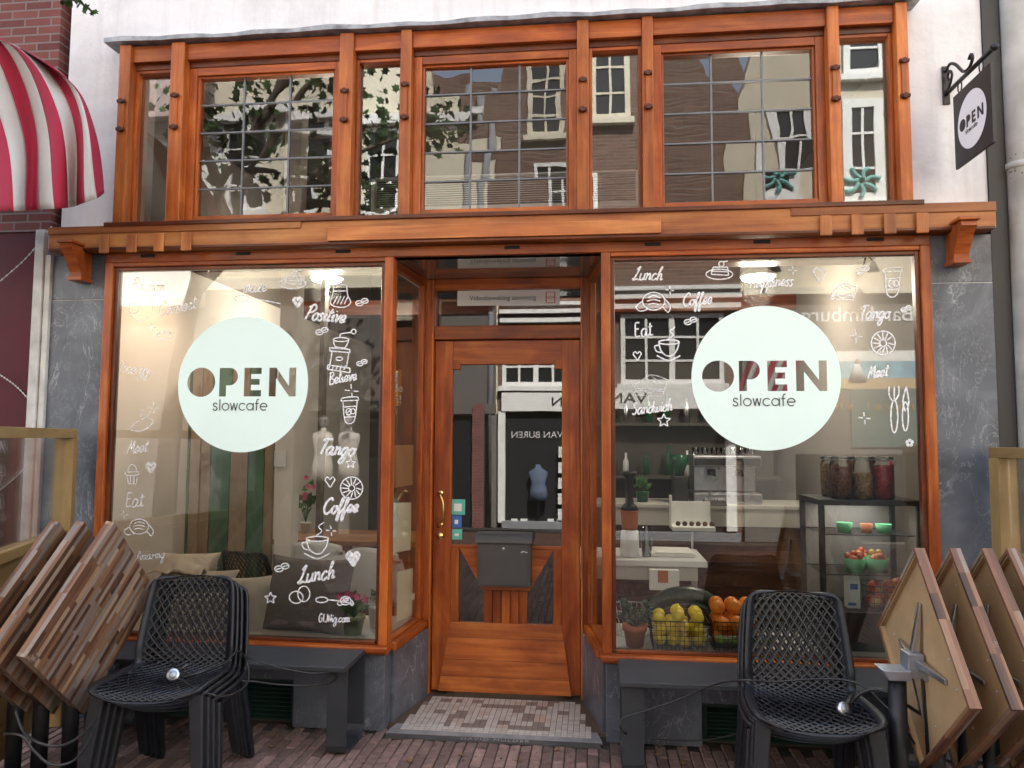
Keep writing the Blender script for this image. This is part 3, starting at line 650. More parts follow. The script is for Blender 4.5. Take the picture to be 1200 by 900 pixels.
# ---------------- mailbox (hangs on the door)
mx0,mx1=ax(559,660,YD-.1),ax(622,660,YD-.1); mz0,mz1=az(590,688,YD-.1),az(590,636,YD-.1)
mbx=thing('mailbox','dark grey steel mailbox with a curved lid hung on the wooden door','mailbox',((mx0+mx1)/2,YD-.05,mz0))
q=MB(); q.box(mx0,mx1,YD-.095,YD-.002,mz0,mz1,.5); q.build('body',M['mailbox'],mbx,bevel=.004)
q=MB(); q.box(mx0+.012,mx1-.012,YD-.1,YD-.0955,mz0+.01,mz1-.012,.5); q.build('front_panel',M['mailbox'],mbx,bevel=.002)
q=MB(); ys=[YD-.115,YD-.112,YD-.10,YD-.06,YD-.002]; zs=[0.0,.02,.035,.05,.056]
P=[(mx0-.01,y,mz1+z) for y,z in zip(ys,zs)]+[(mx0-.01,YD-.002,mz1+.001),(mx0-.01,YD-.105,mz1+.001)]
q.prism(P,(mx1-mx0+.02,0,0),.5); q.build('lid',M['mailbox'],mbx,bevel=.002)
q=MB(); q.lathe([(0,0),(.009,0),(.008,.004),(0,.004)],(ax(590,643,YD-.1),YD-.1005,az(590,643,YD-.1)),12,mat=Matrix.Rotation(rad(90),3,'X')); q.build('lock',M['steel'],mbx)
q=MB(); q.tube(smooth([(mx1-.06,YD-.102,mz1-.055),(mx1-.045,YD-.102,mz1-.048),(mx1-.035,YD-.102,mz1-.052),(mx1-.02,YD-.102,mz1-.055)]),[.003]*10+[.002]*6 if False else .003,6); q.tube([(mx1-.055,YD-.102,mz1-.06),(mx1-.045,YD-.102,mz1-.05)],.002,5); q.build('emblem',M['steel'],mbx)

# ================================================================== STICKERS AND CHALK DRAWINGS
YG=-.0016
def sticker(parent,cx,cz,rr,lets_w,label,Y=YG,rot=None,small=False,bg='mint',hole=True):
    # round sticker; the four big letters are cut out of it
    cu=bpy.data.curves.new('c','CURVE'); cu.dimensions='2D'; cu.fill_mode='BOTH'
    def sp(pts):
        s=cu.splines.new('POLY'); s.points.add(len(pts)-1)
        for p,q in zip(s.points,pts): p.co=(q[0],q[1],0,1)
        s.use_cyclic_u=True
    sp([(rr*math.cos(2*math.pi*k/96),rr*math.sin(2*math.pi*k/96)) for k in range(96)])
    u=rr/76.0   # sticker radius was 76 photo pixels
    OX,OY=-49.5,2
    letters=[]
    letters.append([(OX+16.5*math.cos(2*math.pi*k/40),OY+16.5*math.sin(2*math.pi*k/40)) for k in range(40)])
    x=-28; P=[(x,-14),(x,18)]
    P+=[(x+12,18)]+[(x+12+9.5*math.cos(rad(90-a)),8.2+9.8*math.sin(rad(90-a))) for a in range(15,181,15)]+[(x+8,-1.6),(x+8,-14)]
    letters.append(P)
    x=1; letters.append([(x,-14),(x,18),(x+20,18),(x+20,11),(x+8,11),(x+8,5.5),(x+18,5.5),(x+18,-1),(x+8,-1),(x+8,-7),(x+20,-7),(x+20,-14)])
    x=30; letters.append([(x,-14),(x,18),(x+8,18),(x+23,-2.5),(x+23,18),(x+31,18),(x+31,-14),(x+23.5,-14),(x+8,6.5),(x+8,-14)])
    letters=[[( (a+1)*u,b*u) for a,b in P] for P in letters]
    if hole:
        for P in letters: sp(P)
    o=bpy.data.objects.new('c',cu); C.objects.link(o); dg=bpy.context.evaluated_depsgraph_get(); me=bpy.data.meshes.new_from_object(o.evaluated_get(dg)); bpy.data.objects.remove(o)
    Mx=rot or (Matrix.Translation((cx,Y,cz))@Matrix.Rotation(rad(90),4,'X'))
    m=MB(); m.add_mesh(me,Mx,.5); st=m.build('sticker',M[bg],parent); st['label']=label
    if not hole:
        m=MB()
        for P in letters:
            pts=[Mx@Vector((a,b,.0012)) for a,b in P]; m.face(pts,None,.5)
        m.build('sticker_letters',M['signblack'],st)
    # thin 'slowcafe'
    m=MB(); x=-33.5
    for ch in 'slowcafe':
        strokes,w_=GEO[ch]
        for S in strokes:
            pts=smooth([Vector(((x+a*8.2)*u,(-29.5+b*8.2)*u,.0016)) for a,b in S],4)
            m.tube([Mx@p for p in pts],.55*u if not small else .6*u,5,upv=None)
        x+=w_*8.2+1.6
    m.build('sticker_small_letters',M['darkink'],st)
    return st
cir=lambda cx,cy,r,a0,a1,n=10:[(cx+r*math.cos(rad(a0+(a1-a0)*k/n)),cy+r*math.sin(rad(a0+(a1-a0)*k/n))) for k in range(n+1)]
GEO={'s':([[(.58,.82),(.45,.97),(.2,.97),(.06,.78),(.2,.58),(.45,.45),(.6,.25),(.45,.03),(.2,.02),(.03,.2)]],.68),
'l':([[(.1,0),(.1,.8),(.1,1.5)]],.22),'o':([cir(.5,.5,.47,90,450,16)],1.0),
'w':([[(0,1),(.25,.0)],[(.25,0),(.5,1)],[(.5,1),(.75,0)],[(.75,0),(1,1)]],1.02),
'c':([cir(.5,.5,.47,45,315,12)],.9),'a':([cir(.47,.5,.45,30,390,16),[(.95,1),(.95,.5),(.95,0)]],1.02),
'f':([[(.2,0),(.2,.6),(.2,1.2),(.3,1.48),(.5,1.5)],[(0,.95),(.45,.95)]],.5),'e':([[(.05,.5),(.95,.5)],cir(.5,.5,.47,0,310,14)],1.0)}
sticker(WL,-1.958,1.848,.381,0,'round pale mint café sticker on the left shop window')
sticker(WR,.880,1.872,.376,0,'round pale mint café sticker on the right shop window')
# hand lettering: single stroke script
H={
'a':([[(.9,.85),(.5,1),(.1,.6),(.15,.1),(.5,.0),(.85,.5),(.92,.95),(.9,.2),(1.1,0),(1.3,.3)]],1.25),
'b':([[(.1,1.0),(.35,1.9),(.2,1.2),(.15,.2),(.5,0),(.9,.4),(.6,.95),(.2,.6)]],1.05),
'c':([[(.85,.8),(.5,1),(.1,.5),(.4,0),(1,.3)]],1.0),
'd':([[(.9,.85),(.5,1),(.1,.6),(.15,.1),(.5,0),(.9,.6),(1.05,1.9),(.95,.3),(1.2,0.05)]],1.2),
'e':([[(0,.35),(.65,.5),(.75,.85),(.45,1),(.1,.6),(.3,.05),(.95,.3)]],.95),
'f':([[(.0,.3),(.5,1.2),(.65,1.9),(.4,1.8),(.3,1),(.2,-.7),(.4,-.9),(.5,0),(.85,.4)]],.8),
'g':([[(.9,.85),(.5,1),(.1,.6),(.2,.1),(.6,.1),(.9,.9),(.85,-.6),(.4,-1),(.2,-.6),(1.1,.3)]],1.15),
'h':([[(.1,.8),(.5,1.9),(.3,1.8),(.2,0)],[(.2,.5),(.6,1),(.8,.7),(.8,.1),(1.15,.25)]],1.15),
'i':([[(0,.5),(.25,1),(.25,.1),(.6,.25)],[(.38,1.4),(.42,1.5),(.4,1.42)]],.55),
'l':([[(0,.5),(.5,1.6),(.35,1.9),(.2,1),(.2,.1),(.6,.25)]],.6),
'm':([[(.05,.9),(.2,1),(.2,0)],[(.2,.6),(.5,1),(.65,.8),(.65,0)],[(.65,.6),(.95,1),(1.1,.8),(1.1,.1),(1.4,.3)]],1.4),
'n':([[(.05,.9),(.2,1),(.2,0)],[(.2,.6),(.6,1),(.8,.7),(.8,.1),(1.1,.3)]],1.1),
'o':([[(.5,1),(.1,.6),(.2,.1),(.6,.0),(.9,.5),(.55,1),(.7,.8),(1.1,.9)]],1.05),
'p':([[(.1,.9),(.25,1),(.1,-.9)],[(.2,.5),(.6,1),(.9,.6),(.6,.05),(.25,.1)]],1.0),
'r':([[(.1,.9),(.2,1),(.2,0)],[(.2,.5),(.5,.95),(.8,.9)]],.8),
's':([[(.7,.85),(.4,1),(.15,.75),(.6,.35),(.4,0),(.05,.15)]],.8),
't':([[(.35,1.7),(.3,.9),(.3,.1),(.7,.2)],[(.0,1.2),(.4,1.2),(.75,1.3)]],.75),
'u':([[(.1,1),(.1,.3),(.4,0),(.8,.4),(.85,1),(.85,.1),(1.1,.2)]],1.1),
'v':([[(.05,.9),(.2,1),(.4,.0),(.75,.95),(.95,.9)]],.9),
'w':([[(.1,1),(.25,.1),(.55,.2),(.65,.9),(.75,.1),(1.1,.2),(1.25,1)]],1.3),
'y':([[(.1,1),(.2,.4),(.5,.3),(.8,.9),(.7,-.5),(.3,-.9),(.2,-.5),(1,.3)]],1.05),
'z':([[(.1,.9),(.7,.95)],[(.7,.95),(.1,.05)],[(.1,.05),(.4,.1),(.9,.0)]],.95),
'x':([[(.1,1),(.8,0)],[(.8,1),(.1,0)]],.9),'.':([[(.2,.0),(.25,.08),(.2,.02)]],.4),
'A':([[(0,0),(.6,2),(1.1,0)],[(.2,.8),(1,.7)]],1.25),
'B':([[(.2,1.9),(.1,0)],[(0,1.8),(.7,2),(.9,1.5),(.3,1.05),(1.0,.7),(.8,.05),(.1,.05)]],1.1),
'C':([[(1.2,1.6),(.9,2),(.3,1.6),(.05,.8),(.4,0),(1.0,.1),(1.4,.5)]],1.3),
'E':([[(.9,1.8),(.3,1.8),(.15,1),(.15,.1),(.9,.1)],[(.2,1),(.75,1.05)]],1.05),
'G':([[(1,1.7),(.5,2),(.05,1),(.4,0),(1,.3),(1,.9),(.6,.9)]],1.2),
'H':([[(.1,1.9),(.25,2),(.1,0)],[(.1,.9),(1,1.1)],[(1.05,2),(.9,0)]],1.25),
'I':([[(.3,1.9),(.3,0)]],.7),'J':([[(.7,1.9),(.65,.4),(.3,0),(0,.3)]],.9),
'L':([[(.3,1.5),(.8,2),(.7,1.6),(.35,.4),(0,.1),(.3,0),(.7,.15),(1.2,.05),(1.4,.3)]],1.2),
'M':([[(0,.1),(.3,1.9),(.5,.5),(1.0,1.9),(1.15,.1),(1.4,.2)]],1.4),
'N':([[(.1,0),(.15,1.6),(.8,.1),(.9,1.8)]],1.1),
'P':([[(.25,1.8),(.1,0)],[(-.1,1.6),(.6,2.05),(1.1,1.5),(.6,1.0),(.2,1.1)]],1.05),
'S':([[(.9,1.8),(.4,1.9),(.2,1.4),(.8,.7),(.5,0),(0,.2)]],1.05),
'T':([[(-.1,1.7),(.5,1.95),(1.3,1.9)],[(.6,1.9),(.35,.8),(.3,0)]],.95)}
def ink(polys,parent,name,mk,wpx,k=4,closedset=()):
    mk='faint' if (parent is WL and polys[0][0][0]<235) or mk=='faint' else 'chalk'
    # polys are lists of photo pixels; drawn as thin paint beads on the pane
    m=MB()
    for i,P in enumerate(polys):
        pts=[at(x,y,YG) for x,y in P]; cl=(len(P)>3 and P[0]==P[-1])
        if cl: pts=pts[:-1]
        pts=smooth(pts,k,cl)
        m.tube(pts,wpx*.0045,4,closed=cl,flat=.3,upv=(0,-1,0))
    return m.build(name,M[mk],parent)
def word(parent,s,x,y,xh,wpx=.8,slant=.22,rot=0,mk='white',sx=.78):
    polys=[]; cx=0
    for ch in s:
        if ch==' ': cx+=.7; continue
        st_,w_=H[ch]
        for S in st_:
            P=[]
            for a,b in S:
                u=(cx+a*sx+b*slant)*xh+R.uniform(-.02,.02)*xh; v=b*xh
                c_,s_=math.cos(rad(rot)),math.sin(rad(rot))
                P.append((x+u*c_-v*s_*-1*0+ -v*s_, y-(u*s_+v*c_)))
            polys.append(P)
        cx+=w_*sx
    return ink(polys,parent,'chalk_word',mk,wpx,3)
for a in (('Passion',154,340,7.5,.8,.2,-2,'white'),('Connect',186,371,8,.9,.3,12,'white'),('maze',284,343,8,.7,.25,3,'white'),('Positive',357,374,9,1.25,.35,-6,'white'),
          ('Believe',386,451,7,.9,.2,10,'white'),('Tango',374,532,9.5,1.5,.3,-4,'white'),('Coffee',378,602,9,1.4,.3,2,'white'),('Lunch',349,684,10,1.3,.35,8,'white'),
          ('GIJNig.com',373,729,5,.7,.1,0,'white'),('Meet',149,532,7.5,.9,.35,6,'white'),('Eat',147,594,9,.9,.1,0,'white'),('Energy',140,437,7.5,.8,.25,-3,'white'),('Amazing',160,657,5.5,.6,.25,6,'white')):
    word(WL,a[0],a[1],a[2],a[3],a[4],a[5],a[6],a[7])
for a in (('Lunch',741,328,8,.9,.3,-1,'white'),('Happiness',878,337,7.5,.9,.3,2,'white'),('Coffee',800,359,7.5,.9,.25,5,'white'),('Eat',744,395,9,.9,0,4,'white'),
          ('Sandwich',741,486,7,.9,.2,6,'white'),('Tango',1008,374,8,.9,.25,2,'white'),('Meet',1017,444,7.5,.9,.35,8,'white')):
    word(WR,a[0],a[1],a[2],a[3],a[4],a[5],a[6],a[7])
def heart(x,y,s): return [[(x,y-s*.5),(x-s*.5,y-s),(x-s,y-s*.4),(x-s*.5,y+s*.3),(x,y+s),(x+s*.5,y+s*.2),(x+s*.9,y-s*.5),(x+s*.4,y-s),(x,y-s*.5)]]
def star(x,y,s):
    P=[(x+(s if k%2==0 else s*.45)*math.sin(k*math.pi/5),y-(s if k%2==0 else s*.45)*math.cos(k*math.pi/5)) for k in range(10)]; return [[P[i],P[(i+1)%10]] for i in range(10)]
def spark(x,y,s): return [[(x+s*.3*a,y+s*.3*b),(x+s*a,y+s*b)] for a,b in ((1,.1),(-1,-.1),(.1,1),(-.1,-1))]
def circ(x,y,r,ry=None,n=14): ry=ry or r; P=[(x+r*math.cos(2*math.pi*k/n),y+ry*math.sin(2*math.pi*k/n)) for k in range(n)]; return P+[P[0]]
def donut(x,y,r): return [circ(x,y,r),circ(x,y,r*.28)]+[[(x+r*.35*math.cos(a)+1,y+r*.35*math.sin(a)),(x+r*.9*math.cos(a+.15),y+r*.9*math.sin(a+.15))] for a in [k*.5 for k in range(12)]]
def cup(x,y,s): return [[(x-s,y-s*.5),(x-s*.8,y+s*.3),(x-s*.3,y+s*.8),(x+s*.3,y+s*.8),(x+s*.8,y+s*.2),(x+s,y-s*.6)],circ(x,y-s*.5,s,s*.22),[(x-s,y-s*.2),(x-s*1.4,y-s*.1),(x-s*1.2,y+s*.4),(x-s*.7,y+s*.5)],[(x-s*1.2,y+s*.8),(x,y+s*1.3),(x+s*1.1,y+s*.8)],[(x-.1*s,y-.8*s),(x+.4*s,y-1.2*s),(x+.1*s,y-1.6*s),(x+.6*s,y-2*s)]]
def takeaway(x,y,s): return [[(x-s*.8,y-s),(x-s*.55,y+s*1.4),(x+s*.5,y+s*1.35),(x+s*.85,y-s*1.05)],[(x-s,y-s),(x+s,y-s*1.1)],[(x-s,y-s),(x-s*.85,y-s*1.35),(x+s*.8,y-s*1.5),(x+s,y-s*1.1)],[(x-s*.7,y-s*.3),(x+s*.75,y-s*.4)],[(x-s*.6,y+s*.9),(x+s*.6,y+s*.8)],circ(x-s*.15,y+s*.25,s*.3,s*.38),circ(x+s*.35,y+s*.2,s*.28,s*.3),[(x-s*.3,y+s*.4),(x,y+s*.1)]]
def bean(x,y,s): return [circ(x-s*.4,y+s*.2,s*.6,s*.42),circ(x+s*.5,y-s*.2,s*.55,s*.4),[(x-s*.8,y+s*.3),(x,y+s*.1)],[(x+.2*s,y-.1*s),(x+.9*s,y-.3*s)]]
def bun(x,y,s): return [circ(x,y,s,s*.8),[(x-s,y),(x-s*1.6,y+s*.5),(x-s*1.2,y+s*.9),(x-s*.5,y+s*.7)],[(x+s*.9,y-s*.3),(x+s*1.5,y+s*.4),(x+s*1.3,y+s),(x+s*.9,y+s*.6),(x+s*.7,y+s*.5)],[(x-s*.5,y-s*.3),(x,y-s*.5),(x+s*.6,y-s*.3)],[(x-s*.6,y),(x,y-s*.15),(x+s*.6,y)],[(x-s*.5,y+s*.3),(x,y+s*.2),(x+s*.5,y+s*.35)]]
def grinder(x,y,s):
    return [[(x-s,y+s*1.2),(x+s,y+s*1.5)],[(x-s,y+s*1.2),(x-s*1.05,y+s*1.6)],[(x-s*1.05,y+s*1.6),(x+s,y+s*1.9)],[(x+s,y+s*1.5),(x+s,y+s*1.9)],
    [(x-s*.8,y+s*1.2),(x-s*.6,y)],[(x+s*.7,y+s*1.4),(x+s*.9,y+s*.1)],[(x-s*.8,y-s*.05),(x+s,y+s*.1)],[(x-s*.8,y-s*.05),(x-s*.8,y-s*.35)],[(x-s*.8,y-s*.35),(x+s,y-s*.2)],[(x+s,y+s*.1),(x+s,y-s*.2)],
    [(x-s*.5,y-s*1.1),(x-s*.35,y-s*.5),(x+.1*s,y-s*.35),(x+s*.6,y-s*.4),(x+s*.9,y-s*1.0)],circ(x+.2*s,y-s*1.08,s*.7,s*.18),[(x+s*.1,y-s*1.2),(x+.15*s,y-s*1.6)],[(x+.15*s,y-1.6*s),(x+s*1.2,y-1.75*s)],circ(x+1.35*s,y-1.8*s,s*.2),circ(x+.05*s,y+.65*s,s*.28,s*.16)]+[[(x-s*.8+i*s*.35,y+s*1.25),(x-s*.95+i*s*.35,y+s*1.65)] for i in range(5)]
def pot(x,y,s): return [[(x-s*.6,y-s*1.1),(x-s*.8,y),(x-s,y+s*.7),(x-s*.4,y+s*1.05),(x+s*.5,y+s*1.05),(x+s,y+s*.6),(x+s*.7,y-s*.1),(x+s*.6,y-s*1.1)],[(x-s*.6,y-s*1.1),(x+s*.6,y-s*1.1)],[(x-s*.75,y-.5*s),(x+.7*s,y-.5*s)],[(x-s*.6,y-s),(x-s*1.3,y-s*.9),(x-s*1.5,y-s*.1),(x-s*1.2,y+s*.1)]]+[[(x-s*.7+i*s*.35,y+s*.8),(x-s*.3+i*s*.35,y)] for i in range(4)]
def cake(x,y,s): return [circ(x,y+s*.2,s*1.3,s*.5),[(x-s*.8,y+s*.2),(x-s*.6,y-s*.5)],[(x-s*.6,y-s*.5),(x+s*.8,y-s*.5)],[(x+s*.8,y-s*.5),(x+s*.9,y+s*.3)],[(x-s*.8,y+s*.2),(x+s*.9,y+s*.3)],[(x-s*.7,y-.1*s),(x+.85*s,y-.05*s)],circ(x+.2*s,y-.8*s,.25*s),[(x+.3*s,y-s),(x+.8*s,y-1.1*s)]]
def sandwich(x,y,s): return [[(x-s,y+s*.6),(x+s*.9,y+s*.7)],[(x+s*.9,y+s*.7),(x+s*1.2,y-s*.3)],[(x-s,y+s*.6),(x-s*.8,y+s*.2)],[(x-s*.8,y+s*.2),(x+.9*s,y+.25*s)],[(x-s*.9,y+.1*s),(x+.1*s,y-.7*s),(x+1.2*s,y-.4*s)],[(x-s*.9,y+s*.4),(x-.4*s,y+.3*s),(x,y+.5*s),(x+.5*s,y+.35*s),(x+s,y+.4*s)],[(x-s*.2,y-.5*s),(x+.5*s,y-.1*s)],[(x+.2*s,y-.6*s),(x+.8*s,y-.2*s)]]
def cupcake(x,y,s): return [[(x-s*.7,y),(x-s*.5,y+s*1.2)],[(x-s*.5,y+s*1.2),(x+s*.5,y+s*1.2)],[(x+s*.7,y),(x+s*.5,y+s*1.2)],[(x-s*.8,y),(x-s*.9,y-s*.3),(x-s*.5,y-s*.6),(x-s*.5,y-s*.9),(x,y-s*1.3),(x+s*.5,y-s*.9),(x+s*.5,y-s*.6),(x+s*.9,y-s*.2),(x+s*.8,y),(x,y+s*.15),(x-s*.8,y)],[(x-s*.25,y+.15*s),(x-.2*s,y+1.2*s)],[(x+s*.25,y+.15*s),(x+.2*s,y+1.2*s)],[(x-.6*s,y-.3*s),(x+.6*s,y-.4*s)]]
def spoon(x,y,s,a=0): return [circ(x-s*.9,y,s*.35,s*.16),[(x-s*.55,y),(x,y+s*.05),(x+s,y+s*.25)]]
def draw(par,polys,mk='white',w_=.7,lab=None):
    o=ink(polys,par,'chalk_drawing',mk,w_,3)
    if lab: o['label']=lab
draw(WL,pot(399,347,12)); draw(WL,bean(424,354,7)); draw(WL,grinder(397,412,13),w_=.75); draw(WL,bean(377,388,7)); draw(WL,bean(424,425,6)); draw(WL,takeaway(410,480,10),w_=.75)
draw(WL,spark(412,458,8)); draw(WL,donut(412,572,13),w_=.75); draw(WL,star(411,543,6)); draw(WL,heart(387,565,6)); draw(WL,cup(372,638,13)); draw(WL,heart(414,655,8),w_=1.6); draw(WL,heart(414,655,4),w_=2.2); draw(WL,heart(349,354,5),w_=1.9)
draw(WL,star(317,701,7)); draw(WL,[circ(347,700,8,7),circ(356,696,7,9)]); draw(WL,spoon(395,703,20)); draw(WL,bun(405,704,6)); draw(WL,heart(177,548,5),w_=1.8); draw(WL,cupcake(155,556,9),'white'); draw(WL,bun(163,617,11),'white'); draw(WL,spark(145,603,5),'white'); draw(WL,spark(180,478,6))
draw(WL,[[(152,503),(160,495),(170,490),(180,493),(175,500),(165,505),(152,503)],[(165,488),(168,480)],[(172,489),(176,483)]],'white'); draw(WL,[circ(193,393,9,4.5),[(184,393),(193,391),(202,393)]]); draw(WL,spark(178,383,5)); draw(WL,[circ(165,360,14,16),circ(157,361,6)],'white')
draw(WL,spoon(305,350,24)); draw(WL,cake(343,330,12),'white'); draw(WL,bean(330,665,8)); draw(WL,bun(343,658,0.1) if False else spark(388,622,6))
draw(WR,cake(843,319,12)); draw(WR,bun(766,353,13)); draw(WR,bean(809,376,7)); draw(WR,cup(784,407,12),w_=.8); draw(WR,heart(747,417,5)); draw(WR,spark(785,340,5)); draw(WR,star(778,493,8)); draw(WR,sandwich(760,452,18),'faint',.5)
draw(WR,sandwich(987,342,14)); draw(WR,takeaway(1046,330,11)); draw(WR,donut(1035,402,14),w_=.75); draw(WR,spark(1003,394,8)); draw(WR,spark(1013,490,7)); draw(WR,star(1066,519,4.5),w_=1.4); draw(WR,heart(961,322,8)); draw(WR,bean(1010,316,8)); draw(WR,spark(929,317,5)); draw(WR,bean(1062,362,6))
draw(WR,[[(1042,453),(1042,463),(1047,470),(1053,463),(1053,452)],[(1048,453),(1048,468)],circ(1048,488,4,19),],w_=.8,lab='chalk fork'); draw(WR,[[(1062,453),(1058,470),(1061,482)],circ(1061,488,3.5,17),[(1062,453),(1065,470),(1063,480)]],w_=.8,lab='chalk knife')

# ================================================================== GROUND
q=MB(); q.box(-60,60,-60,60,-.3,-.012,.5); g_=q.build('ground',M['joint']); tag(g_,kind='structure',label='dark sandy ground under the paving')
pv=MB(); bw,bl=.056,.205
nx=int(12/bw)
for i in range(nx):
    x=-6.2+i*bw; off=(i%2)*bl/2+R.uniform(-.01,.01)
    ny=int(8.4/bl)
    for j in range(ny):
        y1=-.0-off-j*bl+.06; y0=y1-bl+.005
        y1=min(y1,.045)
        if y0<-7.6: continue
        if XLc-.0<x+bw/2<XRc+.0 and y1>-.078:
            y1=-.078
            if y1-y0<.02: continue
        tl=R.uniform(-.0035,.0035); t2=R.uniform(-.003,.003); t=R.random()
        dz=.0006*R.random(); a,b=x+.0025,x+bw-.0025
        zt=[-.002+tl+dz,-.002-tl+dz,-.002-tl+t2+dz,-.002+tl+t2+dz]
        e=.004
        pts=[(a,y0,-.05),(b,y0,-.05),(b,y1,-.05),(a,y1,-.05)]
        mid=[(a,y0,zt[0]-e),(b,y0,zt[1]-e),(b,y1,zt[2]-e),(a,y1,zt[3]-e)]
        top=[(a+e,y0+e,zt[0]),(b-e,y0+e,zt[1]),(b-e,y1-e,zt[2]),(a+e,y1-e,zt[3])]
        base=len(pv.v); pv.v+=mid+top+pts
        fs=[(4,5,6,7)]+[(k,(k+1)%4,4+(k+1)%4,4+k) for k in range(4)]+[(8+k,8+(k+1)%4,(k+1)%4,k) for k in range(4)]
        for f in fs: pv.f.append(tuple(base+k for k in f)); pv.uv.append([(0,0)]*4); pv.t.append(t); pv.sm.append(False)
pv=pv.build('pavement',M['paving']); tag(pv,'purple red clay brick street paving','pavement',kind='structure'); del pv['category']

# ================================================================== NEIGHBOURS
lb=thing('brick_building','red brick neighbour with maroon painted shopfront left of the café','building',(-6,1,0))
q=MB(); q.box(-14,-3.17,.0,6,2.75,TOP+.3,.5); q.box(-14,-3.9,.05,6,-.01,2.749,.5); q.build('wall',M['brickred'],lb)
q=MB(); q.box(-3.9,-3.23,.01,.3,-.01,2.749,.5); q.build('shopfront_panel',M['maroon'],lb,bevel=.004)
q=MB(); q.box(-3.228,-3.172,-.04,.3,-.01,2.749,.5); q.box(-3.245,-3.228,-.015,.3,-.01,2.749,.5); q.build('white_trim',M['trimwhite'],lb,bevel=.004)
q=MB(); zc=az(26,450); xc=ax(26,450,.0); q.box(xc-.04,xc+.04,.002,.0095,zc-.04,zc+.04,.5); q.build('cover_plate',M['maroon'],lb,bevel=.003)
rb=thing('grey_building','grey rendered neighbour right of the white drainpipe','building',(6,1,0))
q=MB(); q.box(2.28,14,-.02,6,-.01,TOP,.5); q.build('wall',M['greystone'],rb)
q=MB(); q.box(2.3,2.9,-.035,-.021,1.1,2.35,.4); q.build('window_frame',M['browngrey'],rb,bevel=.004)
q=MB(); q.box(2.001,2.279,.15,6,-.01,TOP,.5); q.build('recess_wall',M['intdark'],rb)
q=MB(); q.box(2.0015,2.085,-.012,.149,-.01,TOP,.5); q.build('painted_gap_shade',M['signblack'],rb)  # black strip: the shade of the gap beside the pipe, put in as colour
# drainpipe
dp=thing('drainpipe','white mossy drainpipe running down between the café and the grey wall','drainpipe',(2.13,-.04,0))
q=MB(); q.tube([(2.15,-.02,0.0),(2.15,-.02,TOP)],.062,20); q.build('pipe',M['pipe'],dp)
for z in (az(1185,190,-.05),az(1185,700,-.05),5.6):
    q=MB(); q.lathe([(.0635,-.03),(.069,-.028),(.069,.0),(.0635,.002)],(2.15,-.02,z),20); q.build('collar',M['pipe'],dp)
    q=MB()
    for k in range(60):
        th=R.uniform(0,6.28); zz=z+abs(R.gauss(0,.05))*(-1 if R.random()<.75 else .4); q.ball((2.15+.062*math.cos(th),-.02+.062*math.sin(th),zz),R.uniform(.0015,.005),n=6)
    mo=q.build('moss',M['moss'],dp); mo['kind']='stuff'
# ================================================================== FLAG
fg=thing('striped_flag','crimson and off-white striped flag hanging beside the café at top left','flag',(-3.0,-.55,2.7))
YF=-.55
# outline control columns (photo px): each stripe is a band from the pole side curling down
bands=[]
def fp(u,v):
    # u across the stripes, v from the (hidden) pole down to the free hem
    hem=[(-150,262),(-95,258),(-50,254),(-18,249),(0,247),(22,247),(40,246),(57,245),(72,244),(88,242),(101,238),(112,233),(119,226)]
    mid=[(-150,200),(-110,190),(-70,175),(-34,160),(-8,150),(12,148),(32,146),(50,142),(66,138),(80,136),(93,138),(104,146),(114,160)]
    top=[(-150,90),(-125,70),(-104,48),(-84,36),(-60,34),(-34,36),(-10,42),(8,52),(24,60),(42,70),(60,78),(78,92),(96,112)]
    sta=[(-150,-40),(-150,-40),(-150,-36),(-146,-30),(-135,-20),(-120,-8),(-100,4),(-80,14),(-60,24),(-35,34),(-8,42),(20,54),(60,76)]
    def L(P):
        k=u*(len(P)-1); i=min(int(k),len(P)-2); f=k-i
        return Vector((P[i][0]+(P[i+1][0]-P[i][0])*f,P[i][1]+(P[i+1][1]-P[i][1])*f,0))
    c=[L(sta),L(top),L(mid),L(hem)]; k=v*3; i=min(int(k),2); t=k-i
    p0=c[i-1] if i>0 else c[0]*2-c[1]; p3=c[i+2] if i<2 else c[3]*2-c[2]; p1,p2=c[i],c[i+1]
    w_=.5*((2*p1)+(p2-p0)*t+(2*p0-5*p1+4*p2-p3)*t*t+(3*p1-p0-3*p2+p3)*t**3)
    dep=YF+.05*math.sin(u*24+v*2.2)*(.4+v)+.025*math.sin(u*11-v*6)+.02*math.sin(v*9+u*5)
    return at(w_.x+3*math.sin(v*7+u*20)*v,w_.y,dep)
ns=13
for k in range(2):
    q=MB()
    for i in range(ns):
        if i%2==k:
            q.grid(lambda a,b,i=i: fp((i+a)/ns,b),6,36,.5)
    o=q.build('red_stripes' if k==0 else 'white_stripes',M['flagred'] if k==0 else M['flagwhite'],fg,solid=.0025)
# ================================================================== HANGING SIGN
hs_=thing('hanging_sign','square black double-sided café sign with white disc on a wrought iron bracket','sign',(1.82,-.02,3.3))
sx_=1.815
def S(y,z): return (sx_,y,z)
zt=3.342
q=MB(); q.box(sx_-.018,sx_+.018,-.010,-.001,zt-.055,zt+.15,.5); q.build('wall_plate',M['iron'],hs_,bevel=.003)
q=MB(); q.tube([S(-.008,zt),S(-.47,zt)],.011,8); q.ball(S(-.48,zt),.019)
q.tube(smooth([S(-.012,zt+.12),S(-.06,zt+.135),S(-.12,zt+.10),S(-.19,zt+.03),S(-.25,zt+.02),S(-.285,zt+.05),S(-.27,zt+.075),S(-.25,zt+.06)],5),.008,6)
q.tube(smooth([S(-.012,zt+.01),S(-.05,zt+.03),S(-.075,zt+.07),S(-.055,zt+.10),S(-.03,zt+.085),S(-.04,zt+.06)],5),.007,6); q.build('bracket',M['iron'],hs_)
bs=.36; bt=3.285
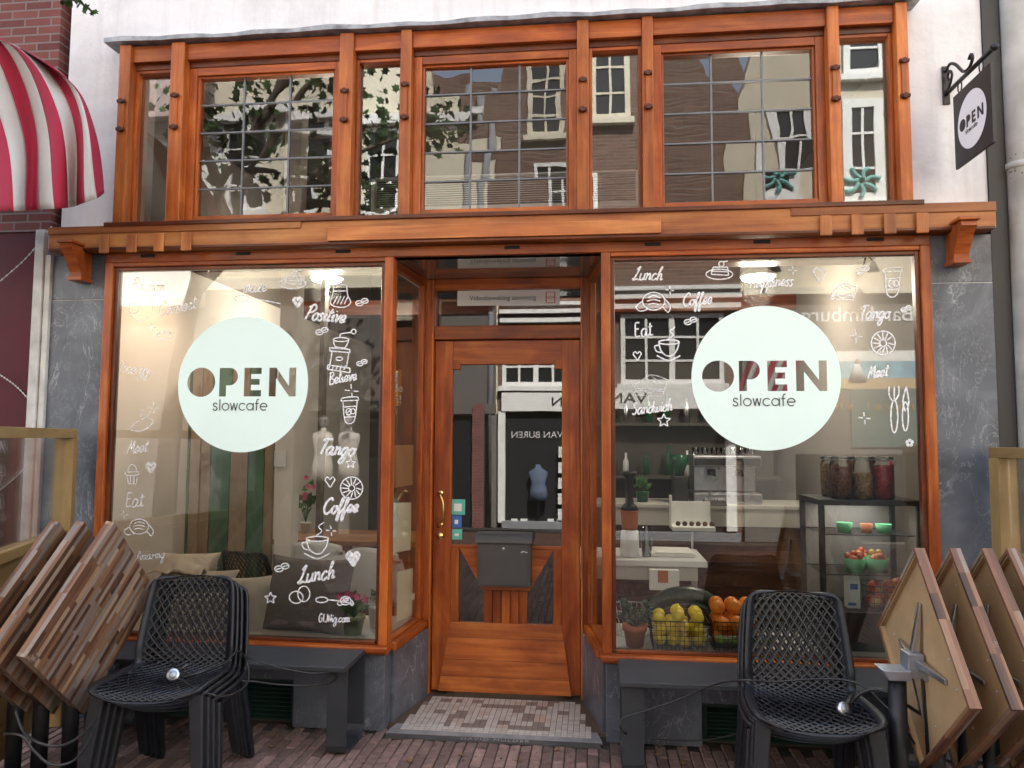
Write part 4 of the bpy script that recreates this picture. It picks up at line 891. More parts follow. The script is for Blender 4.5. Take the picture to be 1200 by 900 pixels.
q=MB(); q.box(sx_-.007,sx_+.007,-.09-bs,-.09,bt-.375,bt,.5); bd=q.build('board',M['signblack'],hs_,bevel=.002)
q=MB()
for y in (-.15,-.36): q.tube([S(y+.02*math.cos(t),bt+.028+.03*math.sin(t)) for t in [k*math.pi/6 for k in range(12)]],.0035,6,closed=True)
q.build('hook',M['iron'],hs_)
for sgn in (-1,1):
    Mx=Matrix.Translation((sx_+sgn*.0085,-.09-bs/2,bt-.375/2))@Matrix.Rotation(rad(90)*sgn,4,'Z')@Matrix.Rotation(rad(90),4,'X')
    st_=sticker(bd,0,0,.138,0,'white disc with black café lettering',rot=Mx,hole=False,bg='white',small=True)
# ================================================================== TREE (stands in the street behind the viewer)
tr=thing('street_tree','green street tree at left whose leafy twig hangs above the striped flag','tree',(-5.4,-5.0,0))
q=MB(); q.tube(smooth([(-5.4,-5.0,-.1),(-5.35,-5,1.5),(-5.2,-5.05,3),(-4.9,-5.1,4.4)],5),[.16-.0055*i for i in range(16)],10)
lims=[[(-5.1,-5.05,3.4),(-4.2,-5.2,4.4),(-3.2,-5.3,5.2),(-1.9,-5.2,5.6)],[(-4.9,-5.1,4.3),(-4.2,-5,5.5),(-3.4,-5,6.4)],[(-4.9,-5.1,4.3),(-5,-4.6,5.5),(-5.2,-4.4,6.4)],[(-5.1,-5.05,3.4),(-4.4,-3.8,3.9),(-3.3,-2.2,3.9),tuple(at(72,-14,-1.1))],[(-4.2,-5.2,4.4),(-3.6,-5.6,4.7),(-2.8,-5.7,4.6)]]
for l in lims: q.tube(smooth(l,5),[.07-.0038*i for i in range(5*(len(l)-1)+1)],7)
q.build('trunk',M['bark'],tr)
def leafcard(m,c,s,rr_):
    n=Vector((rr_.gauss(0,1),rr_.gauss(0,1),rr_.gauss(0,.8))).normalized(); a=n.orthogonal().normalized(); a=(Matrix.Rotation(rr_.uniform(0,6.28),3,n)@a); b=n.cross(a); c=Vector(c)
    P=[(0,-.6),(.28,-.3),(.55,-.35),(.42,.0),(.5,.3),(.2,.25),(0,.65),(-.2,.25),(-.5,.3),(-.42,0),(-.55,-.35),(-.28,-.3)]
    ctr=c+n*s*.08; t=rr_.random()
    for i in range(12):
        p1=c+(a*P[i][0]+b*P[i][1])*s; p2=c+(a*P[(i+1)%12][0]+b*P[(i+1)%12][1])*s; m.face([ctr,p1,p2],None,t)
q=MB(); lr=random.Random(5)
cl=[(-4.1,-5.2,5.1,.8),(-3.3,-5.3,5.5,.75),(-2.5,-5.25,5.6,.6),(-2.0,-5.2,5.5,.45),(-3.2,-5.6,4.8,.5),(-3.9,-4.9,6.1,.7),(-3.2,-5.0,6.5,.6),(-4.9,-4.8,6.0,.8),(-4.9,-5,5.1,.6),(-2.6,-5.6,4.7,.35)]
for (x,y,z,r_) in cl:
    for k in range(int(150*r_)+15):
        d=Vector((lr.gauss(0,1),lr.gauss(0,1),lr.gauss(0,.8))); d=d.normalized()*r_*lr.uniform(.25,1)**.6
        leafcard(q,(x+d.x,y+d.y,z+d.z),lr.uniform(.07,.13),lr)
sp_=at(72,-14,-1.1)
for px,py,s_ in ((70,-6,.05),(78,-3,.05),(84,2,.045),(90,-2,.05),(96,4,.035),(101,8,.03),(106,12,.028),(112,14,.022),(80,5,.03),(99,13,.025),(74,3,.03),(92,6,.03),(108,16,.02)):
    leafcard(q,at(px,py,-1.1+lr.uniform(-.03,.03)),s_,lr)
q.build('crown',M['leaf'],tr)
q=MB(); q.tube(smooth([sp_,at(88,-1,-1.1),at(100,8,-1.1),at(113,15,-1.1)],4),.0025,5); q.build('twig',M['bark'],tr)
# ================================================================== BENCHES
def bench(x0,x1,yb,label,legs):
    t=thing('bench',label,'bench',((x0+x1)/2,yb-.17,0),'dark metal benches under the shop windows')
    yf=yb-.37
    q=MB(); q.box(x0,x1,yf,yb,.415,.44,.5); q.build('seat',M['benchmetal'],t,bevel=.004)
    for xa in legs:
        q=MB(); w_=.10; a,b=yf+.05,yb-.03; th=.014
        P=[(a,.414),(a,.05),(a+.012,.016),(a+.045,.002),(b-.045,.002),(b-.012,.016),(b,.05),(b,.414)]
        pts=[Vector((xa+w_/2,y,z)) for y,z in P]
        # bent flat bar: outline prism
        inn=[(a+th,.414),(a+th,.055),(a+.02+th*.4,.016+th*.9),(a+.047,.002+th),(b-.047,.002+th),(b-.02-th*.4,.016+th*.9),(b-th,.055),(b-th,.414)]
        for i in range(7):
            o1,o2,i1,i2=P[i],P[i+1],inn[i],inn[i+1]
            q.prism([(xa,o1[0],o1[1]),(xa,o2[0],o2[1]),(xa,i2[0],i2[1]),(xa,i1[0],i1[1])],(w_,0,0),.5)
        q.build('leg',M['benchmetal'],t)
    return t
bench(-2.62,-1.205,-.015,'dark grey metal bench under the left shop window, behind the stacked chairs',(-1.31,-2.58))
bench(.112,1.60,-.055,'dark grey metal bench under the right shop window, behind the stacked chairs',(.122,1.44))
# ================================================================== CHAIRS
def chair_proto():
    t=thing('stacking_chair','x','chair',(0,0,0))
    prof=[(-.265,.405),(-.255,.425),(-.22,.437),(-.10,.430),(.04,.420),(.12,.420),(.165,.435),(.19,.47),(.21,.53),(.235,.62),(.262,.72),(.285,.80),(.292,.82)]
    wid=[.165,.215,.238,.243,.236,.226,.222,.222,.222,.215,.205,.190,.150]
    pf=smooth([Vector((0,y,z)) for y,z in prof],4); wf=smooth([Vector((w_,0,0)) for w_ in wid],4); n=len(pf)-1
    def Sf(u,v):
        k=max(0,min(1,v))*n; i=min(int(k),n-1); f=k-i; p=pf[i].lerp(pf[i+1],f); w_=wf[i].x+(wf[i+1].x-wf[i].x)*f
        s=min(1,max(0,(v-.45)/.2)); e=abs(u)**2.4
        # dished seat, wrap-around back
        return Vector((u*w_, p.y-(.045*e)*s, p.z+.022*e*(1-s)-(.0)*e))
    q=MB(); NU=12
    def strand(pts,r_): q.tube(pts,r_,4,flat=1.3,t=.5)
    rows=21
    for d in (1,-1):
        for k in range(-rows,NU+rows):
            P=[]
            for s in range(0,rows*2+1):
                v=s/(rows*2); u=(k+ s*.5)/NU*2-1 if d==1 else 1-(k+s*.5)/NU*2
                if -0.93<=u<=.93 and .045<v<.955: P.append(Sf(u,v))
            if len(P)>1: strand(P,.0033)
    q.build('lattice',M['blackplastic'],t)
    # rim: flat frame band
    q=MB(); m=60
    loop=[]
    for s in range(m+1): loop.append((-1,.02+.96*s/m))
    top=[(-1+2*s/14,1) for s in range(1,14)]
    loop2=[(1,.98-.96*s/m) for s in range(m+1)]
    bot=[(1-2*s/14,0) for s in range(1,14)]
    L=[Sf(u,v) for u,v in loop+top+loop2+bot]
    # inner loop pulled in
    def pull(u,v): return Sf(u*.85,.04+v*.92)
    I=[pull(u,v) for u,v in loop+top+loop2+bot]
    nn=len(L); th=.009
    for i in range(nn):
        j=(i+1)%nn
        a,b,c,d_=L[i],L[j],I[j],I[i]
        nrm=(b-a).cross(d_-a); nrm=nrm.normalized() if nrm.length>1e-9 else Vector((0,0,1))
    # smooth frame as tube pair with flat cross-section
    mid=[(a+b)/2 for a,b in zip(L,I)]
    ring=[]; b0=len(q.v)
    for i in range(nn):
        o_,c_=L[i],I[i]; d=(o_-c_); tan=(mid[(i+1)%nn]-mid[i-1]).normalized(); up_=d.cross(tan); up_=up_.normalized() if up_.length>1e-9 else Vector((0,0,1))
        mm=mid[i]
        cs=[o_+up_*.0, o_*.85+c_*.15+up_*.008, mm+up_*.009, c_+up_*.004, c_-up_*.004, mm-up_*.004, o_*.9+c_*.1-up_*.012]
        q.v+=[tuple(x) for x in cs]
    k=7
    for i in range(nn):
        j=(i+1)%nn
        for a in range(k):
            b=(a+1)%k; q.f.append((b0+i*k+a,b0+j*k+a,b0+j*k+b,b0+i*k+b)); q.uv.append([(0,0)]*4); q.t.append(.5); q.sm.append(True)
    q.build('rim',M['blackplastic'],t)
    # solid gussets at the lower back corners
    for sx in (-1,1):
        q=MB(); q.grid(lambda a,b: Sf(sx*(.98-.16*b*(1-abs(2*a-1))),.40+.22*a),10,4,.5); q.build('gusset',M['blackplastic'],t,solid=.005)
    for sx in (-1,1):
        q=MB(); q.bar((sx*.198,-.205,.425),(sx*.238,-.262,.0),.062,.046,(0,1,0),.5,.040,.036); q.build('leg',M['blackplastic'],t,bevel=.008,seg=3)
        q=MB(); q.bar((sx*.192,.13,.425),(sx*.215,.285,.0),.055,.050,(0,1,0),.5,.036,.034); q.build('leg',M['blackplastic'],t,bevel=.008,seg=3)
        q=MB(); q.bar((sx*.20,-.20,.40),(sx*.195,.14,.40),.022,.03,(0,0,1),.5); q.build('side_rail',M['blackplastic'],t,bevel=.004)
    return t
ch=chair_proto(); first=True
ordl=['bottom','second','third','top']
for (cx,cy,rz,side,near) in ((-1.862,-.80,9,'left','beside the wooden table tops'),(.842,-.80,-4,'right','in front of the fruit baskets')):
    for k in range(4):
        d=3-k; fx,fy=math.sin(rad(rz)),-math.cos(rad(rz))
        loc=(cx-fx*.036*d+R.uniform(-.004,.004)*(k<3)+(.012*d if side=='left' else -.006*d), cy-fy*.036*d, .066-.022*d)
        lab={3:'topmost',2:'second highest',1:'third highest',0:'lowest'}[k]
        lab=f'{lab} black perforated chair of the stack {near}'
        o=ch if first else dup(ch)
        first=False
        o.location=loc; o.rotation_euler=(0,0,rad(rz+R.uniform(-.6,.6))); o['label']=lab; o['group']='black stacking chairs'
# stretch the lowest chairs' feet to the ground: stack offset keeps them at floor level (lowest chair z=0)
# ================================================================== FOLDED TABLES
def tabletop(C_,ea,eb,nrm,side,t,woodface=True):
    # C_ centre of the wood face, ea/eb unit in-plane, nrm = direction of the wood face
    h=side/2; th=.038; bwid=.014
    q=MB()
    P=lambda a,b,c: C_+ea*a+eb*b+nrm*c
    pts=[P(-h,-h,0),P(h,-h,0),P(h,h,0),P(-h,h,0)]
    o=R.random()*5
    # worn outline: wood face with slightly chipped edge band
    nr_=25
    for k in range(nr_):
        a0=-h+side*k/nr_; a1=-h+side*(k+1)/nr_; b0=-h-R.uniform(0,.2)
        while b0<h:
            b1=b0+R.uniform(.07,.32); c0,c1=max(b0,-h),min(b1,h)
            if c1>-h+.004 and c1-c0>.001:
                dz=R.uniform(-.0006,.0006); q.face([P(a0,c0,dz),P(a1,c0,dz),P(a1,c1,dz),P(a0,c1,dz)],[(c0+o,a0),(c0+o,a1),(c1+o,a1),(c1+o,a0)],R.random())
            b0=b1
    top=q.build('tabletop',M['reclaimed'],t)
    q=MB(); z0,z1=-th,-.0008
    for (a0,b0,a1,b1) in ((-h,-h,h,-h+bwid),(-h,h-bwid,h,h),(-h,-h+bwid,-h+bwid,h-bwid),(h-bwid,-h+bwid,h,h-bwid)):
        la=(a1-a0)>(b1-b0); L_=max(a1-a0,b1-b0); s0=0
        while s0<L_:
            s1=min(L_,s0+R.uniform(.08,.26)); s1=L_ if L_-s1<.03 else s1
            A0,A1,B0,B1=(a0+s0,a0+s1,b0,b1) if la else (a0,a1,b0+s0,b0+s1)
            zs_=[z0,z0+.014,z0+.028,z1] if R.random()<.5 else [z0,z0+.021,z1]
            for zz0,zz1 in zip(zs_[:-1],zs_[1:]):
                q.hexa([P(A0,B0,zz0),P(A1,B0,zz0),P(A1,B1,zz0),P(A0,B1,zz0),P(A0,B0,zz1),P(A1,B0,zz1),P(A1,B1,zz1),P(A0,B1,zz1)],R.random()*.9)
            s0=s1
    q.build('edge_band',M['reclaimed'],top)
    q=MB(); hh=h-bwid-.0005
    q.hexa([P(-hh,-hh,-.016),P(hh,-hh,-.016),P(hh,hh,-.016),P(-hh,hh,-.016),P(-hh,-hh,-.004),P(hh,-hh,-.004),P(hh,hh,-.004),P(-hh,hh,-.004)],.5)
    for (a0,b0,a1,b1) in ((-hh,-hh,hh,-hh+.006),(-hh,hh-.006,hh,hh),(-hh,-hh+.006,-hh+.006,hh-.006),(hh-.006,-hh+.006,hh,hh-.006)):
        q.hexa([P(a0,b0,-th+.004),P(a1,b0,-th+.004),P(a1,b1,-th+.004),P(a0,b1,-th+.004),P(a0,b0,-.0165),P(a1,b0,-.0165),P(a1,b1,-.0165),P(a0,b1,-.0165)],.5)
    q.build('underside_board',M['plywood'],top)
    q=MB()
    for a,b in ((-.2,-.2),(.2,-.2),(.2,.2),(-.2,.2),(-.23,.05),(.1,-.22),(.22,.07)): 
        c=P(a,b,-.0165); q.ball(c,.004,n=6)
    q.build('screw',M['steel'],top)
    return P
def cafe_table(T,Rr,L,woodside,label,poledir,base_phase=0,grp='folded café tables'):
    T,Rr,L=Vector(T),Vector(Rr),Vector(L); ea=(Rr-T); side=ea.length; ea.normalize(); eb=(L-T).normalized(); eb=(eb-ea*eb.dot(ea)).normalized()
    nrm=ea.cross(eb).normalized()
    if nrm.x*woodside<0: nrm=-nrm
    C_=T+ea*side/2+eb*side/2
    back=C_-nrm*.0165
    pole=Vector((back.x-nrm.x*.095,back.y+.0,0)) 
    t=thing('folding_table',label,'table',(pole.x,pole.y,0),grp)
    P=tabletop(C_,ea,eb,nrm,side,t)
    # spider bracket: four arms on the underside
    for sgn,e in ((1,(ea+eb)),(-1,(ea+eb)),(1,(ea-eb)),(-1,(ea-eb))):
        d=(e.normalized()*.8+ (ea if e.dot(ea)>0 else ea)*.0).normalized()*sgn
        ln=.215
        q=MB(); a=back-nrm*.030+d*.03; b=back-nrm*.006+d*ln
        q.bar(a,b,.026,.03,nrm,.5,.020,.008); q.build('support_arm',M['steel'],t,bevel=.003)
    q=MB(); c=back-nrm*.04
    up=Vector((0,0,1)); hz_=Vector((0,1,0))
    q.hexa([c-nrm*.03-hz_*.04-up*.06,c+nrm*.03-hz_*.04-up*.06,c+nrm*.03+hz_*.04-up*.06,c-nrm*.03+hz_*.04-up*.06,c-nrm*.025-hz_*.04+up*.03,c+nrm*.03-hz_*.04+up*.03,c+nrm*.03+hz_*.04+up*.03,c-nrm*.025+hz_*.04+up*.03],.5)
    q.build('hinge_block',M['castgrey'],t,bevel=.004)
    q=MB(); h=Vector((pole.x,pole.y,c.z-.035))
    q.hexa([h+Vector((-.045,-.045,-.035)),h+Vector((.035,-.045,-.035)),h+Vector((.035,.045,-.035)),h+Vector((-.045,.045,-.035)),h+Vector((-.07,-.045,.005)),h+Vector((.04,-.045,.005)),h+Vector((.04,.045,.005)),h+Vector((-.07,.045,.005))],.5)
    q.build('pole_head',M['castgrey'],t,bevel=.005)
    q=MB(); q.tube([(pole.x,pole.y,.06),(pole.x,pole.y,h.z-.034)],.032,20); q.build('pole',M['blackplastic'],t)
    for k in range(4):
        a=rad(base_phase+90*k); d=Vector((math.cos(a),math.sin(a),0))
        q=MB(); q.bar(pole+Vector((0,0,.075))+d*.02,pole+Vector((0,0,.022))+d*.27,.05,.035,(0,0,1),.5,.036,.018); q.build('foot',M['blackplastic'],t,bevel=.004)
    return t
# right group: undersides towards the viewer
gR=[Vector((1.24,-.967,1.146)),Vector((1.241,-1.356,.689)),Vector((1.258,-.51,.757))]
names=['nearest the black chairs, steel bracket fully visible','second in the row of pale undersides','third in the row of pale undersides','last one, only its worn edge visible']
for k,dx in enumerate((0,.128,.243,.33)):
    off=Vector((dx,0.0,0.0+.002*k))
    cafe_table(gR[0]+off,gR[1]+off,gR[2]+off,1,'café table folded upright at right, '+names[k],-1,base_phase=45+6*k)
# left group: worn wood faces towards the viewer
gL=[Vector((-2.065,-.925,1.180)),Vector((-2.150,-.455,.800)),Vector((-2.135,-1.318,.738))]
names=['nearest the black chairs, whole reclaimed wood face visible','middle one of three reclaimed wood tops','leftmost of three reclaimed wood tops']
for k,dx in enumerate((0,-.132,-.245)):
    off=Vector((dx,-.01*k,0))
    cafe_table(gL[0]+off,gL[1]+off,gL[2]+off,1,'café table folded upright at left, '+names[k],-1,base_phase=38+5*k)
# ================================================================== TERRACE SCREENS
def screen(A,B,z0,z1,label,dirw):
    t=thing('terrace_screen',label,'screen',((A[0]+B[0])/2,(A[1]+B[1])/2,0))
    q=MB(); pw=.09
    for p in (A,B):
        q=MB(); q.bar((p[0],p[1],0),(p[0],p[1],z1),pw,.07,(B[0]-A[0],B[1]-A[1],0)); q.build('post',M['screenwood'],t,bevel=.003)
    q=MB(); d=(Vector((*B,0))-Vector((*A,0))).normalized()
    a=Vector((*A,0))+d*-.045; b=Vector((*B,0))+d*.045
    q.bar(a+Vector((0,0,z1+.026)),b+Vector((0,0,z1+.026)),.075,.05); q.build('top_rail',M['screenwood'],t,bevel=.003)
    a=Vector((*A,0))+d*.046; b=Vector((*B,0))-d*.046
    q=MB(); q.bar(a+Vector((0,0,z0)),b+Vector((0,0,z0)),.07,.05); q.build('lower_rail',M['screenwood'],t,bevel=.003)
    q=MB(); n=6
    for k in range(n): q.bar(a+Vector((0,0,.1+(k+.5)*(z0-.13)/n)),b+Vector((0,0,.1+(k+.5)*(z0-.13)/n)),.022,(z0-.13)/n-.006)
    q.build('plank_panel',M['screenwood'],t,bevel=.002)
    q=MB(); quadwall(q,(a.x,a.y),(b.x,b.y),z0+.026,z1,.008,.5); q.build('glass_panel',M['screenglass'],t)
screen((-2.90,-.13),(-2.44,-1.36),1.02,1.54,'pale wood framed glass terrace screen at the left edge, behind the wooden table tops',1)
screen((1.955,-.12),(2.10,-1.3),1.0,1.47,'pale wood framed glass terrace screen at the right edge, behind the folded tables',1)
# ================================================================== CABLES AND PADLOCKS
def cable(label,pts,r=.005):
    m=MB(); m.tube(smooth([at(x,y,Y) if len(p)==3 else p for p in pts for (x,y,Y) in [p[:3]]],6),r,8); o=m.build('lock_cable',M['cable'],None); tag(o,label,'cable','security cables'); return o
cable('black cable looping round the left stack of chairs from the padlock on the seat',[(152,788,-.95),(170,778,-.75),(190,772,-.62),(205,778,-.66),(202,792,-.85),(215,798,-.9),(232,808,-.98),(258,816,-.92),(280,810,-.80),(291,797,-.62),(289,775,-.55),(279,763,-.62),(262,778,-.72),(235,788,-.84),(216,794,-.86)],.0045)
cable('thin cable running from the left chairs to the end of the left bench',[(283,768,-.57),(300,774,-.5),(330,783,-.45),(365,789,-.40),(392,788,-.36),(391,798,-.34),(365,803,-.36),(325,802,-.45),(290,798,-.56),(262,800,-.60)],.004)
cable('black cable strung from the right bench leg across the right stack of chairs',[(741,862,-.30),(728,856,-.44),(730,842,-.44),(760,832,-.45),(800,818,-.5),(835,803,-.6),(868,797,-.76),(905,799,-.72),(950,796,-.70),(990,797,-.74),(1015,806,-.80),(1035,825,-.85),(1055,845,-.9),(1072,872,-.85),(1090,905,-.7)],.0045)
cable('heavy padlock strap leaving the seat of the right chairs towards the folded tables',[(992,828,-.86),(1000,820,-.85),(1010,812,-.86),(1024,808,-.88),(1042,812,-.92),(1065,828,-.9),(1100,850,-.8)],.007)
cable('loose cable hanging low behind the right chairs above the cellar window',[(741,862,-.20),(770,866,-.20),(815,868,-.22),(850,863,-.24),(895,850,-.26)],.0035)
cable('bundle of cables drooping round the feet of the left tables',[(18,832,-1.25),(28,858,-1.3),(50,872,-1.35),(75,873,-1.3),(100,858,-1.2),(112,842,-1.1),(103,870,-1.2),(85,892,-1.3),(60,896,-1.35),(40,880,-1.35),(25,862,-1.35),(5,860,-1.3)],.005)
def padlock(px,py,Y,label,mk):
    p=at(px,py,Y); t=thing('padlock',label,'padlock',p,'padlocks on the chair seats')
    q=MB(); Mx=Matrix.Rotation(rad(62),3,'X')@Matrix.Rotation(rad(20),3,'Y')
    q.lathe([(0,-.011),(.024,-.011),(.027,-.007),(.027,.007),(.024,.011),(0,.011)],p,22,mat=Mx); q.build('body',M['steel'],t)
    q=MB(); q.lathe([(0,.0112),(.017,.0112),(.016,.0135),(0,.0135)],p,18,mat=Mx); q.build('face_disc',M['castgrey'],t)
    q=MB(); a=p+Mx@Vector((.018,.018,0)); q.tube([a,a+Vector((.02,.02,.018)),a+Vector((.035,.045,.02))],.009,8); q.build('shackle_sleeve',M['cable'],t)
padlock(988,831,-.90,'round chrome padlock lying on the right chair seat','steel')
padlock(203,791,-.88,'small chrome padlock lying on the left chair seat','steel')
# string of fairy lights across the maroon panel
m=MB()
for P in ([(-10,338,0),(30,303,0),(60,266,0)],[(-5,436,0),(18,452,0),(39,474,0)],[(-5,578,0),(15,562,0),(33,545,0)]):
    pts=smooth([at(x,y,-.03) for x,y,_ in P],8); m.tube(pts,.0022,5)
    for p in pts[::1]: m.ball(p,.0055,n=6)
o=m.build('fairy_lights',M['trimwhite'],None); tag(o,'thin white fairy light strings stretched over the maroon panel at left','fairy lights')
# ================================================================== INTERIOR
# room
q=MB(); q.box(-2.9,1.85,.1,5.4,-.05,.012,.5); part(q,'floor_slab',M['floor'],bevel=0)
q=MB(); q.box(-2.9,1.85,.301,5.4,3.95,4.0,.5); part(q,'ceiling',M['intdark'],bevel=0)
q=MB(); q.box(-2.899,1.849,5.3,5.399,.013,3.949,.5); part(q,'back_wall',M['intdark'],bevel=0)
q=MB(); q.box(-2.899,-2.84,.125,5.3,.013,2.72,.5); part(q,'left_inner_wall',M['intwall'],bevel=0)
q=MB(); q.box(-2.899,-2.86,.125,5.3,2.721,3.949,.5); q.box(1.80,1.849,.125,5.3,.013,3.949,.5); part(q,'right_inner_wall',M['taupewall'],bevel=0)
q=MB(); q.box(-2.84,-1.13,.13,.66,.40,.445,.5); q.box(.07,1.80,.13,.66,.40,.445,.5); q.box(-2.84,-1.13,.62,.66,.013,.399,.5); q.box(.07,1.80,.62,.66,.013,.399,.5); part(q,'display_ledge',M['counter'],bevel=0)
# suspended dark fascia behind the beam with stair stringer in the upper room
q=MB()
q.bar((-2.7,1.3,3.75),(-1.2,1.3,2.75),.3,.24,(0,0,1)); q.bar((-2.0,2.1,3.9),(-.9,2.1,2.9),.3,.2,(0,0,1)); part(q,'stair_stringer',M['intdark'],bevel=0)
q=MB(); q.box(-2.84,1.80,1.0,1.16,2.72,2.86,.5); q.box(-2.84,1.80,2.9,3.06,2.72,2.86,.5); part(q,'ceiling_beam',M['wooddark'],bevel=0)
# plank partition
pp=thing('plank_partition','partition of upright green and beige painted planks inside the left window','partition',(-2.3,1.0,0))
xs=[ax(v,560,1.0) for v in (209,221,233.5,246,269,290,309,320)]; xs[0]=-2.838
for i in range(7):
    q=MB(); q.box(xs[i]+.003,xs[i+1]-.003,1.0+.004*(i%2),1.03,.02,az(240,428,1.0),None); o=q.build('plank',M['plankbeige' if i in (1,2,4,6) else 'plankgreen'],pp,bevel=.002)
q=MB(); q.box(xs[-1]+.006,ax(343,560,1.03),1.03,1.15,.02,3.9,.5); o=q.build('interior_pier',M['intwall'],None); tag(o,'narrow beige wall pier right of the plank partition','pier')
q=MB(); q.box(ax(321,537,1.02),ax(335,537,1.02),1.015,1.029,az(328,547,1.02),az(328,528,1.02),.5); q.build('wall_switch',M['whiteplastic'],None); tag(bpy.data.objects['wall_switch'],'small white thermostat on the beige pier','thermostat')
q=MB(); q.box(ax(343,560,1.15)+.004,ax(376,560,1.6),1.6,1.68,.02,3.9,.5); part(q,'inner_partition',M['taupewall'],bevel=0)
# black perforated chair inside
o=dup(ch,loc=(-2.10,.78,.02),rot=(0,0,rad(160)),label='black perforated chair inside, behind the cushions'); 
# cushions
def cushion(c,w_,h_,d_,rx,rz,mk,label,seed=0):
    t=MB(); Mx=Matrix.Translation(c)@Matrix.Rotation(rad(rz),4,'Z')@Matrix.Rotation(rad(rx),4,'X')
    rr=random.Random(seed)
    def f(sg):
        def g(a,b):
            x,y=a*2-1,b*2-1; pin=1-.10*(1-abs(x)**2)*abs(y)**3; pin2=1-.10*(1-abs(y)**2)*abs(x)**3
            th=(max(0,1-x**2)*max(0,1-y**2))**.42
            wr=.012*mnoise.noise(Vector((x*2.3+seed,y*2.3,sg)))+.006*mnoise.noise(Vector((x*7+seed,y*5,sg)))
            return Mx@Vector((x*w_/2*pin2,sg*(th*d_/2+wr*th),y*h_/2*pin))
        return g
    t.grid(f(1),26,26); t.grid(f(-1),26,26); o=t.build('cushion',M[mk],None); tag(o,label,'cushion','cushions in the left window'); return o
def seat_at(px,py,Y): return at(px,py,Y)
cushion(at(362,697,.27),.56,.44,.17,-14,-10,'cushion','large dark taupe cushion with a raised corner in the left window',1).rotation_euler
cushion(at(285,712,.30),.36,.38,.14,-20,16,'linen','off-white printed cushion beside the dark taupe one',2)
cushion(at(228,700,.40),.5,.36,.14,-25,-5,'linen','pale cushion behind the stacked chairs in the left window',3)
cushion(at(222,668,.50),.36,.22,.16,-20,10,'linen','crumpled cream throw cushion at the foot of the beige wall',6)
# blanket: rumpled
m=MB(); c=at(215,668,.45)
m.grid(lambda a,b: c+Vector(((a-.5)*.34,(b-.5)*.22,.09*math.sin(math.pi*a)*math.sin(math.pi*b)+.025*mnoise.noise(Vector((a*7,b*7,1)))+.04*mnoise.noise(Vector((a*3,b*3,5))))),24,18)
o=m.build('blanket',M['linen'],None,solid=.006); tag(o,'rumpled off-white knitted blanket by the beige wall','blanket')
# plants
def leafy(parent,c,n,r_,h_,mk,s,seed,name='foliage'):
    rr=random.Random(seed); m=MB()
    for k in range(n):
        a=rr.uniform(0,6.28); e=rr.uniform(.1,1.1); d=Vector((math.cos(a)*math.sin(e),math.sin(a)*math.sin(e),math.cos(e))); p=Vector(c)+Vector((d.x*r_,d.y*r_,d.z*h_))*rr.uniform(.45,1)
        sd=d.orthogonal().normalized(); t=rr.random()
        m.face([p-sd*s*.5,p+d*s-Vector((0,0,s*.2)),p+sd*s*.5,p+Vector((0,0,s*.25))-d*s*.3],None,t)
        m.tube([Vector(c),p],.0015,4)
    return m.build(name,M[mk],parent)
def potplant(base,r_,h_,mk,label,fol,seed,flowers=None,cat='potted plant',fr=.1,fh=.12,n=60,s=.04,grp=None):
    b=Vector(base); t=thing('potted_plant',label,cat,b,grp)
    q=MB(); q.lathe([(0,0),(r_*.72,0),(r_*.95,h_*.85),(r_*1.05,h_*.86),(r_*1.05,h_),(r_*.95,h_),(r_*.9,h_*.9),(0,h_*.88)],b,24); q.build('pot',M[mk],t)
    leafy(t,b+Vector((0,0,h_*.9)),n,fr,fh,fol,s,seed)
    if flowers:
        rr=random.Random(seed+9); m=MB()
        for k in range(9):
            p=b+Vector((rr.uniform(-fr,fr),rr.uniform(-fr,0),h_+fh*rr.uniform(.6,1.1)))
            for j in range(5): a=j*1.257; m.face([p,p+Vector((math.cos(a)*.02,-.004,math.sin(a)*.02)),p+Vector((math.cos(a+.6)*.024,-.008,math.sin(a+.6)*.024)),p+Vector((math.cos(a+1.1)*.018,-.004,math.sin(a+1.1)*.018))],None,rr.random())
        m.build('flowers',M[flowers],t)
    return t
pb=at(409,747,.13); potplant((pb.x,.2,.447),.065,.10,'potgreen','olive green enamel pot with pink flowers in the corner of the left window','plantgreen',3,'pink',n=50,s=.035,fr=.08,fh=.13)
pb=at(438,740,.3); potplant((pb.x,.38,.447),.06,.13,'potwhite','white enamel pot with a dark wire plant behind the left corner post','plantgreen',4,None,n=30,s=.03,fr=.08,fh=.09)
pb=at(358,640,1.9); potplant((ax(358,620,2.1),2.1,.76),.04,.09,'potwhite','white pot with a pink orchid on the inside table','plantgreen',8,'pink',fr=.10,fh=.34,n=22,s=.06)
